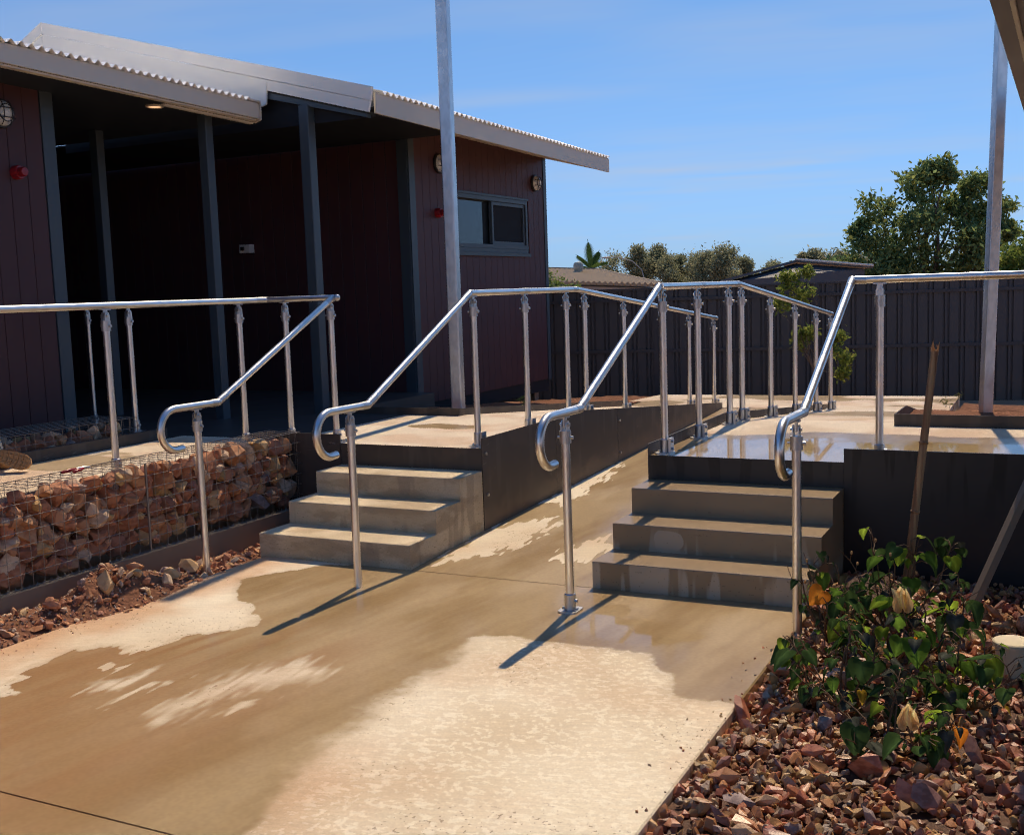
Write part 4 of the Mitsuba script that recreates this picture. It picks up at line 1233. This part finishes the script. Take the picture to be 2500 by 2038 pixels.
tree('weed', 'small green weed at the foot of the red building', (-1.75, 5.0, 0.36), [(-1.75, 5.0, 0.47, .045), (-1.70, 5.02, 0.42, .04)], 7, 0.04, LIME, 33, 'weed', tr=0.004, sub=3)
tree('weed', 'dry wispy weed in the planter left of the right metal pole', (2.56, 3.9, 0.50), [(2.55, 3.9, 0.60, .05), (2.62, 3.95, 0.66, .05)], 8, 0.035, [(0.20, 0.18, 0.08), (0.14, 0.16, 0.06)], 34, 'weed', tr=0.003, sub=4, shape=(1, 0.3))

# leafy plants in the gravel bed: heart-shaped leaves, each a part


def heart(fold, droop, w=1.0):
    """A heart leaf in the xy plane, stalk end at the origin, tip along +x, folded on its midrib and curling down."""
    pts = [(0.0, 0.0), (-0.14, 0.20), (-0.10, 0.40), (0.08, 0.52), (0.32, 0.50), (0.58, 0.36), (0.82, 0.17), (1.0, 0.0)]
    mid = [(0.0, 0.0), (0.0, 0.0), (0.08, 0.0), (0.2, 0), (0.36, 0.0), (0.56, 0.0), (0.78, 0.0), (1.0, 0.0)]
    V, F = [], []
    for side in (1, -1):
        at = len(V)
        for (x, y), (mx, my) in zip(pts, mid):
            y *= w
            for t in (1.0, 0.5, 0.0):
                px, py = x * t + mx * (1 - t), y * t
                z = fold * py - droop * (px ** 2) - 0.09 * (py / 0.52) ** 2 + 0.030 * math.cos(6.5 * math.atan2(py, px + 0.16)) * min(1, 3 * math.hypot(px, py))
                V.append((px, py * side, z))
        for i in range(len(pts) - 1):
            for t in range(2):
                a, b, c, d = at + 3 * i + t, at + 3 * i + t + 1, at + 3 * i + 4 + t, at + 3 * i + 3 + t
                F += [(a, b, c), (a, c, d)] if side < 0 else [(a, c, b), (a, d, c)]
    m = trimesh.Trimesh(V, F, process=False)
    keep = m.area_faces > 1e-7
    m.update_faces(keep)
    return m


LEAFC = {'leaf_dark': (0.045, 0.085, 0.028), 'leaf_green': (0.10, 0.19, 0.03), 'leaf_lime': (0.21, 0.31, 0.035), 'leaf_black': (0.05, 0.055, 0.045), 'leaf_orange': (0.66, 0.22, 0.03), 'leaf_yellow': (0.64, 0.40, 0.05), 'petal_cream': (0.82, 0.56, 0.26)}
for nm, dt, ro in (('leaf_dark', 0.6, 0.34), ('leaf_green', 1.0, 0.4), ('leaf_lime', 1.15, 0.35), ('leaf_black', 0.2, 0.2), ('leaf_orange', 1.1, 0.4), ('leaf_yellow', 1.1, 0.4), ('petal_cream', 0.9, 0.5)):
    scene[nm] = {'type': 'principledthin', 'base_color': VC, 'roughness': ro, 'diff_trans': dt, 'eta': 1.5}


def leaf_ply(mt, m, seed):
    g = np.random.default_rng(seed)
    v = np.array(m.vertices)
    c = np.repeat(np.array(LEAFC[mt])[None], len(v), 0)
    rib = np.exp(-(v[:, 1] / 0.05) ** 2)[:, None]
    edge = np.clip(np.abs(v[:, 1:2]) * 1.2, 0, 1)
    c = c * (1 + 0.7 * rib) * (1 - 0.25 * edge) * g.uniform(0.75, 1.2, (len(v), 1))
    return mikit.ply(m, smooth=True, color=np.clip(c, 0, 1))


HEARTM = [heart(f, d, w) for f, d, w in ((0.25, 0.25, 1.0), (0.5, 0.45, 0.9), (0.1, 0.15, 1.1), (0.35, 0.7, 1.0), (0.7, 0.3, 0.85), (0.15, 0.5, 1.05))]
HEARTS = {mt: [leaf_ply(mt, m, i) for i, m in enumerate(HEARTM)] for mt in LEAFC}


def frame_from(d, up):
    d = np.asarray(d, float)
    d /= np.linalg.norm(d)
    n = np.asarray(up, float) - d * (np.asarray(up) @ d)
    n /= np.linalg.norm(n)
    s = np.cross(n, d)
    M = np.eye(4)
    M[:3, 0], M[:3, 1], M[:3, 2] = d, s, n
    return M


def leafy(label, root, stems, seed, n_leaf, smax):
    g = np.random.default_rng(seed)
    t = thing('leafy_plant', label, 'plant')
    ms = []
    spots = []
    for (dx, dy, h) in stems:
        a = np.array(root, float) + [g.normal(0, 0.02), g.normal(0, 0.02), 0]
        b = a + [dx, dy, h]
        k = 9
        q = np.linspace(0, 1, k)[:, None]
        p = a + (b - a) * q + np.array([dx, dy, 0]) * 0.25 * np.sin(q * PI) + g.normal(0, 0.012, (k, 3)) * q
        ms.append(tube(p, np.linspace(0.0062, 0.0026, k), 6))
        spots += [(p[i] * (1 - u) + p[i + 1] * u) for i in range(2, k - 1) for u in (0.0, 0.5)] + [p[-1]]
    mats = ['leaf_dark', 'leaf_green', 'leaf_lime', 'leaf_black', 'leaf_yellow', 'leaf_orange']
    for i in range(n_leaf):
        s = spots[g.integers(len(spots))]
        a = g.uniform(0, 2 * PI)
        rad = np.array([math.cos(a), math.sin(a), 0])
        e = s + rad * g.uniform(0.03, 0.075) + [0, 0, g.uniform(0.0, 0.05)]
        ms.append(tube([s, (s + e) / 2 + [0, 0, 0.012], e], [0.0022, 0.0018, 0.0015], 5))
        size = 0.9 * smax * g.choice([0.32, 0.5, 0.72, 1.0], p=[.34, .32, .24, .10])
        dirv = rad * g.uniform(0.5, 1.0) + [0, 0, -g.uniform(0.1, 1.2)]
        M = frame_from(dirv, np.array([0, 0, 1.0]) + rad * 0.5 + g.normal(0, 0.25, 3))
        mt = mats[g.choice(6, p=[.47, .17, .15, .20, .006, .004])]
        to = T().translate([float(v) for v in e]) @ T(M.tolist()) @ T().scale(float(size))
        k = key(f'{t}__leaf')
        scene[k] = {**HEARTS[mt][g.integers(6)], 'bsdf': {'type': 'ref', 'id': mt}, 'to_world': to}
        if mt in ('leaf_orange', 'leaf_yellow'):
            labels[k] = {'label': 'yellowed leaf' if mt == 'leaf_yellow' else 'orange dying leaf'}
    for (dx, dy, h) in stems[::2]:       # bare twigs with small dry pods
        a = np.array(root, float)
        b = a + np.array([dx * g.uniform(0.8, 1.5), dy + g.normal(0, 0.06), h * g.uniform(1.0, 1.25)])
        q = np.linspace(0, 1, 8)[:, None]
        p = a + (b - a) * q + g.normal(0, 0.010, (8, 3)) * q
        ms.append(tube(p, np.linspace(0.004, 0.0016, 8), 5))
        for i in (4, 5, 6):
            e = p[i] + [g.normal(0, 0.03), g.normal(0, 0.03), g.uniform(0.01, 0.05)]
            ms.append(tube([p[i], e], [0.0016, 0.001], 5))
            if g.uniform() < 0.6:
                part(t, 'pod', trimesh.creation.icosphere(1, 1.0).apply_scale((0.006, 0.006, 0.009)).apply_translation(e), 'raw_wood', smooth=True)
    part(t, 'stem', cat(ms), 'stem', smooth=True)
    return t, spots


leafy('tall leafy plant around the foot of the broken bamboo stake', (2.66, -0.12, -0.05), [(-.05, 0, .47), (.12, -.03, .45), (-.22, -.08, .34), (.24, .02, .42), (.02, -.10, .38), (-.30, 0, .28), (.10, .10, .40), (-.10, -.14, .26), (.32, -.1, .32)], 41, 76, 0.120)
leafy('leafy plant just in front of the staked one, around the cream flower', (2.72, -0.62, -0.05), [(-.25, 0, .26), (.15, .02, .32), (-.10, -.18, .24), (.12, -.15, .28), (.0, .05, .36), (.30, 0, .28), (-.18, .12, .28), (-.32, -.1, .16), (.28, .15, .30)], 42, 92, 0.110)
leafy('dark leafy plant in front of the cream bucket at the right edge', (3.05, -0.98, -0.05), [(-.18, 0, .24), (.12, .02, .26), (-.10, -.18, .22), (.0, .12, .30), (.15, -.12, .22), (-.22, .15, .24)], 43, 70, 0.110)
leafy('leafy plant at the corner of the lowest right step by the rail post', (2.42, -0.34, -0.06), [(-.14, -.02, .34), (.10, .0, .36), (0, -.10, .24), (.14, .06, .30), (-.08, .1, .34), (.10, -.16, .22)], 44, 42, 0.090)
leafy('leafy plant between the path edge and the cream flowers, low in the photo', (2.64, -1.16, -0.05), [(-.16, .02, .22), (.12, .05, .26), (-.10, -.14, .16), (.10, -.15, .18), (.0, .12, .28), (.24, -.05, .20), (-.20, .14, .22)], 45, 78, 0.105)
leafy('low sprawling leafy plant nearest the camera in the gravel bed', (2.86, -1.48, -0.05), [(-.20, .05, .17), (.12, .05, .20), (-.10, -.12, .12), (.10, -.12, .14), (.0, .14, .22), (.20, .0, .15)], 46, 58, 0.105)

M = frame_from((-0.6, -0.5, -0.7), (0.4, -0.8, 0.5))
scene['leafy_plant_003__leaf_900'] = {**HEARTS['leaf_orange'][2], 'bsdf': {'type': 'ref', 'id': 'leaf_orange'}, 'to_world': T().translate([2.46, -0.62, 0.27]) @ T(M.tolist()) @ T().scale(0.085)}
labels['leafy_plant_003__leaf_900'] = {'label': 'bright orange dying leaf glowing in the sun'}


def flower(label, c, seed, s, mat='petal_cream'):
    g = np.random.default_rng(seed)
    k = thing('flower', label, 'flower')
    for i in range(5):
        a = i * 2 * PI / 5 + 0.4
        rad = np.array([math.cos(a), math.sin(a), 0])
        M = frame_from(rad * 0.45 + [0, 0, 1.0] + g.normal(0, 0.12, 3), rad + [0, 0, 0.3] + g.normal(0, 0.2, 3))
        scene[key(f'{k}__petal')] = {**HEARTS[mat][[1, 3, 4][i % 3]], 'bsdf': {'type': 'ref', 'id': mat}, 'to_world': T().translate([float(v) for v in c]) @ T(M.tolist()) @ T().scale(float(s))}
    part(k, 'stalk', tube([c, np.array(c) + [0.01, 0.01, -0.05], np.array(c) + [0.02, 0.03, -0.10]], [0.004, 0.0025, 0.002], 6), 'stem', smooth=True)


flower('closed cream yellow flower in the middle of the leafy plants', (2.80, -0.74, 0.26), 1, 0.080)
flower('wilted cream flower low down among the leaves near the bottom of the photo', (2.93, -1.62, 0.12), 2, 0.066)

g = np.random.default_rng(61)
LEAFC['leaf_dry'] = (0.30, 0.17, 0.09)
scene['leaf_dry'] = {'type': 'principledthin', 'base_color': VC, 'roughness': 0.6, 'diff_trans': 0.5, 'eta': 1.4}
DRYL = [leaf_ply('leaf_dry', heart(f, d_, 0.8), i) for i, (f, d_) in enumerate(((0.9, 0.5), (0.6, -0.4), (0.3, 0.9)))]
for i in range(34):
    x, y = g.uniform(2.32, 3.3), g.uniform(-2.5, 0.3)
    a = g.uniform(0, 2 * PI)
    M = frame_from((math.cos(a), math.sin(a), g.normal(0, 0.25)), (g.normal(0, 0.3), g.normal(0, 0.3), 1))
    scene[key(f'{gb}__dead_leaf')] = {**DRYL[g.integers(3)], 'bsdf': {'type': 'ref', 'id': 'leaf_dry'}, 'to_world': T().translate([x, y, float(bed(np.array(x), np.array(y))) + 0.045]) @ T(M.tolist()) @ T().scale(float(g.uniform(0.03, 0.06)))}
xx = 2.283 - np.abs(g.normal(0, 0.045, 40))
yy = g.uniform(-2.6, -0.4, 40)
mesh, col = scatter(CHIPS, np.stack([xx, yy, 0 * xx + 0.002], 1), g.uniform(0.002, 0.009, 40), g, GRC)
part(gb, 'gravel', mesh, 'gravel_mix', label='chips of red rock spilled onto the edge of the path', kind='stuff', color=col)

# ------------------------------------------------------------------ stake, timber, bucket, boot, pliers
k = thing('bamboo_stake', 'leaning broken bamboo stake with a splintered top, standing among the leafy plants', 'stake')
a, b = np.array([2.70, -0.10, -0.12]), np.array([2.842, -0.06, 1.255])
part(k, 'cane', tube([a + (b - a) * t for t in np.linspace(0, 1, 12)], np.linspace(0.020, 0.0165, 12), 12), 'bamboo', smooth=40)
for t in (0.22, 0.47, 0.70):
    c = a + (b - a) * t
    part(k, 'node', tube([c - (b - a) * 0.005, c, c + (b - a) * 0.005], [0.019, 0.0215, 0.019], 12), 'bamboo', smooth=True)
g = np.random.default_rng(9)
sp = []
for i in range(11):
    q = i * 2 * PI / 11
    e = b + [0.014 * math.cos(q), 0.014 * math.sin(q), -0.004]
    sp.append(tube([e, e + np.array([g.normal(0, 0.008), g.normal(0, 0.008), g.uniform(0.012, 0.045)])], [0.004, 0.0008], 5))
part(k, 'splinters', cat(sp), 'raw_wood')
k = thing('timber_stake', 'slanting squared timber leaning against the black retaining wall at the right edge', 'timber')
a, b = np.array([2.965, 0.26, -0.05]), np.array([3.42, 0.60, 1.10])
dv = (b - a) / np.linalg.norm(b - a)
M = frame_from(dv, (1, -1, 0.3))
m = trimesh.creation.box((np.linalg.norm(b - a), 0.038, 0.038))
m.apply_transform(M)
m.apply_translation((a + b) / 2)
part(k, 'length', m, 'timber')
part(k, 'cut_end', trimesh.creation.box((0.004, 0.036, 0.036)).apply_transform(M).apply_translation(b + dv * 0.003), 'raw_wood')
k = thing('bucket', 'cream plastic bucket with a lid in the gravel at the right edge', 'bucket')
prof = np.array([(0.001, 0.0), (0.055, 0.0), (0.060, 0.005), (0.070, 0.125), (0.073, 0.125), (0.073, 0.133), (0.066, 0.135)])
part(k, 'tub', trimesh.creation.revolve(prof, sections=40).apply_translation((3.20, -0.55, -0.03)), 'bucket_plastic', smooth=40)
part(k, 'lid', trimesh.creation.revolve(np.array([(0.076, 0.122), (0.078, 0.124), (0.078, 0.138), (0.073, 0.142), (0.066, 0.140), (0.001, 0.139)]), sections=40).apply_translation((3.20, -0.55, -0.027)), 'bucket_plastic', smooth=40)

k = thing('work_boot', 'tan work boot with a lugged sole, toe down on the walkway at the left edge', 'boot')
ax = np.array([-0.84, -0.46, 0.28])
nr = np.array([0.50, -0.80, 0.35])
M = frame_from(ax, nr)
M[:3, 3] = (-2.30, -0.645, 0.63)
out = [(0.0, 0.0), (0.012, 0.030), (0.045, 0.048), (0.09, 0.051), (0.15, 0.042), (0.20, 0.036), (0.25, 0.038), (0.285, 0.030), (0.30, 0.010), (0.30, -0.010), (0.285, -0.028), (0.25, -0.035), (0.20, -0.033), (0.15, -0.038), (0.09, -0.045), (0.045, -0.042), (0.012, -0.026)]
so = Polygon(out).buffer(0.004)
sole = trimesh.creation.extrude_polygon(so, 0.022, engine='earcut').apply_transform(M)
part(k, 'sole', sole, 'boot_tan')
lug = []
for i in range(9):
    for s in (-1, 1):
        x0 = 0.016 + i * 0.031
        pl = Polygon([(x0, s * 0.006), (x0 + 0.012, s * 0.060), (x0 + 0.034, s * 0.060), (x0 + 0.022, s * 0.006)]).intersection(so.buffer(-0.003))
        for q in (pl.intersection(sbox(-1, 0.004, 1, 0.024)), pl.intersection(sbox(-1, 0.029, 1, 0.08)), pl.intersection(sbox(-1, -0.024, 1, -0.004)), pl.intersection(sbox(-1, -0.08, 1, -0.029))):
            if not q.is_empty and q.area > 2e-5:
                lug.append(trimesh.creation.extrude_polygon(q, 0.009, engine='earcut').apply_translation((0, 0, 0.0222)))
part(k, 'lugs', cat(lug).apply_transform(M), 'boot_tan')
import manifold3d as m3


def hull(sph):
    return m3.Manifold.batch_hull([m3.Manifold.sphere(r, 24).translate(c) for c, r in sph])


up_ = hull([((0.055, 0, -0.028), 0.038), ((0.16, 0, -0.038), 0.038), ((0.10, 0, -0.038), 0.042)]) + hull([((0.16, 0, -0.038), 0.038), ((0.255, 0, -0.045), 0.040), ((0.235, 0, -0.10), 0.046)]) + hull([((0.235, 0, -0.09), 0.047), ((0.235, 0, -0.20), 0.053)])
mm = up_.to_mesh()
part(k, 'upper', trimesh.Trimesh(mm.vert_properties[:, :3], mm.tri_verts).apply_transform(M), 'boot_tan', smooth=40)

k = thing('pliers', 'pliers with red handles lying on top of the front gabion', 'pliers')
z = 0.668
part(k, 'handle', tube([(-1.60, -1.03, z), (-1.585, -0.985, z + 0.008), (-1.60, -0.93, z + 0.006)], [0.008, 0.0095, 0.007], 10), 'red_plastic', smooth=True)
part(k, 'handle', tube([(-1.555, -0.99, z), (-1.545, -0.945, z + 0.006), (-1.575, -0.90, z + 0.006)], [0.008, 0.0095, 0.007], 10), 'red_plastic', smooth=True)
part(k, 'jaw', cat([tube([(-1.60, -0.93, z + 0.006), (-1.592, -0.88, z + 0.006), (-1.590, -0.835, z + 0.004)], [0.006, 0.010, 0.003], 8), tube([(-1.575, -0.90, z + 0.006), (-1.588, -0.87, z + 0.006)], 0.006, 8)]), 'galvanised_cast', smooth=True)

# ------------------------------------------------------------------ houses beyond the fence
h = thing('house', 'low house with a brown ribbed metal roof behind the fence', 'house')
A, B_, E_ = np.array([-13.0, 27.7, 2.29]), np.array([-10.05, 27.44, 2.12]), np.array([-6.59, 23.48, 1.61])
D_ = A + (E_ - B_)
nr = 17
for i in range(nr):
    u0, u1 = i / nr, (i + 1) / nr - 0.010
    q = [A + (B_ - A) * u0, A + (B_ - A) * u1, D_ + (E_ - D_) * u1, D_ + (E_ - D_) * u0]
    ridge = [A + (B_ - A) * (u0 + 0.5 / nr) + [0, 0, 0.06], D_ + (E_ - D_) * (u0 + 0.5 / nr) + [0, 0, 0.06]]
    v = np.array([*q, *ridge, *(x - [0, 0, 0.06] for x in q)])
    f = [(0, 3, 5), (0, 5, 4), (4, 5, 2), (4, 2, 1), (6, 7, 8), (6, 8, 9), (0, 6, 9), (0, 9, 3), (1, 2, 8), (1, 8, 7), (3, 9, 8), (3, 8, 5), (5, 8, 2), (0, 4, 7), (0, 7, 6), (4, 1, 7)]
    m = trimesh.Trimesh(v, f, process=False)
    m.fix_normals()
    scene[key(f'{h}__roof__sheet')] = mikit.ply(m, 'roof_brown')
scene[f'{h}__roof'] = mikit.ply(tube([A + [0, 0, 0.03], B_ + [0, 0, 0.03], E_ + [0, 0, 0.03]], 0.06, 6), 'roof_brown')
back = (B_ - A) / np.linalg.norm(B_ - A)
pts2 = [A * 0.985 + D_ * 0.015, B_ * 0.985 + E_ * 0.015, E_ * 0.96 + B_ * 0.04, D_ * 0.96 + A * 0.04]
v = np.array([[p[0], p[1], p[2] - 0.12] for p in pts2] + [[p[0], p[1], -2.5] for p in pts2])
f = [(0, 1, 5), (0, 5, 4), (1, 2, 6), (1, 6, 5), (2, 3, 7), (2, 7, 6), (3, 0, 4), (3, 4, 7), (0, 2, 1), (0, 3, 2)]
m = trimesh.Trimesh(v, f, process=False)
m.fix_normals()
part(h, 'wall', m, 'house_wall')
ck = thing('roof_vent', 'grey green hooded vent standing on the ridge of the brown roof', 'vent')
part(ck, 'shaft', bx(-10.42, -10.22, 26.5, 26.7, 1.9, 2.18), 'vent_grey')
part(ck, 'hood', trimesh.creation.revolve(np.array([(0.001, 0.0), (0.15, 0.0), (0.16, 0.12), (0.12, 0.20), (0.001, 0.23)]), sections=20).apply_translation((-10.32, 26.6, 2.181)), 'vent_grey', smooth=40)

sh = thing('shed', 'shed with a grey gabled roof behind the fence left of the big dark tree', 'shed')
L_, Tp, R_ = np.array([-2.82, 16.37, 1.66]), np.array([-1.52, 17.0, 2.0]), np.array([0.10, 16.05, 1.81])
dd = np.array([-0.30, 1.0, 0.0]) * 5


def slopeplane(a, b, up, mat, nm):
    v = np.array([a, b, b + dd, a + dd])
    v = np.vstack([v, v - [0, 0, up]])
    m = trimesh.Trimesh(v, [(0, 1, 2), (0, 2, 3), (4, 6, 5), (4, 7, 6), (0, 4, 5), (0, 5, 1), (1, 5, 6), (1, 6, 2), (2, 6, 7), (2, 7, 3), (3, 7, 4), (3, 4, 0)], process=False)
    m.fix_normals()
    part(sh, nm, m, mat)


slopeplane(L_, Tp, 0.05, 'roof_grey', 'roof')
slopeplane(Tp, R_, 0.035, 'roof_grey', 'roof')
part(sh, 'verge_capping', tube([Tp + [0.0, -0.03, 0.012], R_ + [0.0, -0.03, 0.012]], 0.022, 6), 'roof_light')
gw = [L_ * 0.94 + Tp * 0.06 - [0, 0, 0.06], Tp - [0, 0, 0.07], R_ * 0.9 + Tp * 0.1 - [0, 0, 0.06]]
v = np.array([*gw, [gw[2][0], gw[2][1], -2.3], [gw[0][0], gw[0][1], -2.3]]) + np.array([-0.06, 0.2, 0])
v = np.vstack([v, v + [0, 0.1, 0]])
m = trimesh.Trimesh(v, [(0, 1, 2), (0, 2, 3), (0, 3, 4), (5, 7, 6), (5, 8, 7), (5, 9, 8)] + [q for i in range(5) for q in ((i, (i + 1) % 5, (i + 1) % 5 + 5), (i, (i + 1) % 5 + 5, i + 5))], process=False)
m.fix_normals()
part(sh, 'wall', m, 'roof_grey')

k = thing('street_lamp', 'thin curved street lamp among the far gum trees', 'lamp')
part(k, 'arm', tube([(-13.2, 40.7, -2.3), (-13.2, 40.7, 1.6), (-13.35, 40.6, 2.3), (-13.7, 40.4, 2.68), (-14.2, 40.1, 2.86), (-14.6, 39.9, 2.88)], 0.02, 8), 'lamp_grey', smooth=True)
part(k, 'head', trimesh.creation.icosphere(2, 1.0).apply_scale((0.20, 0.07, 0.035)).apply_translation((-14.72, 39.83, 2.87)), 'lamp_grey', smooth=True)
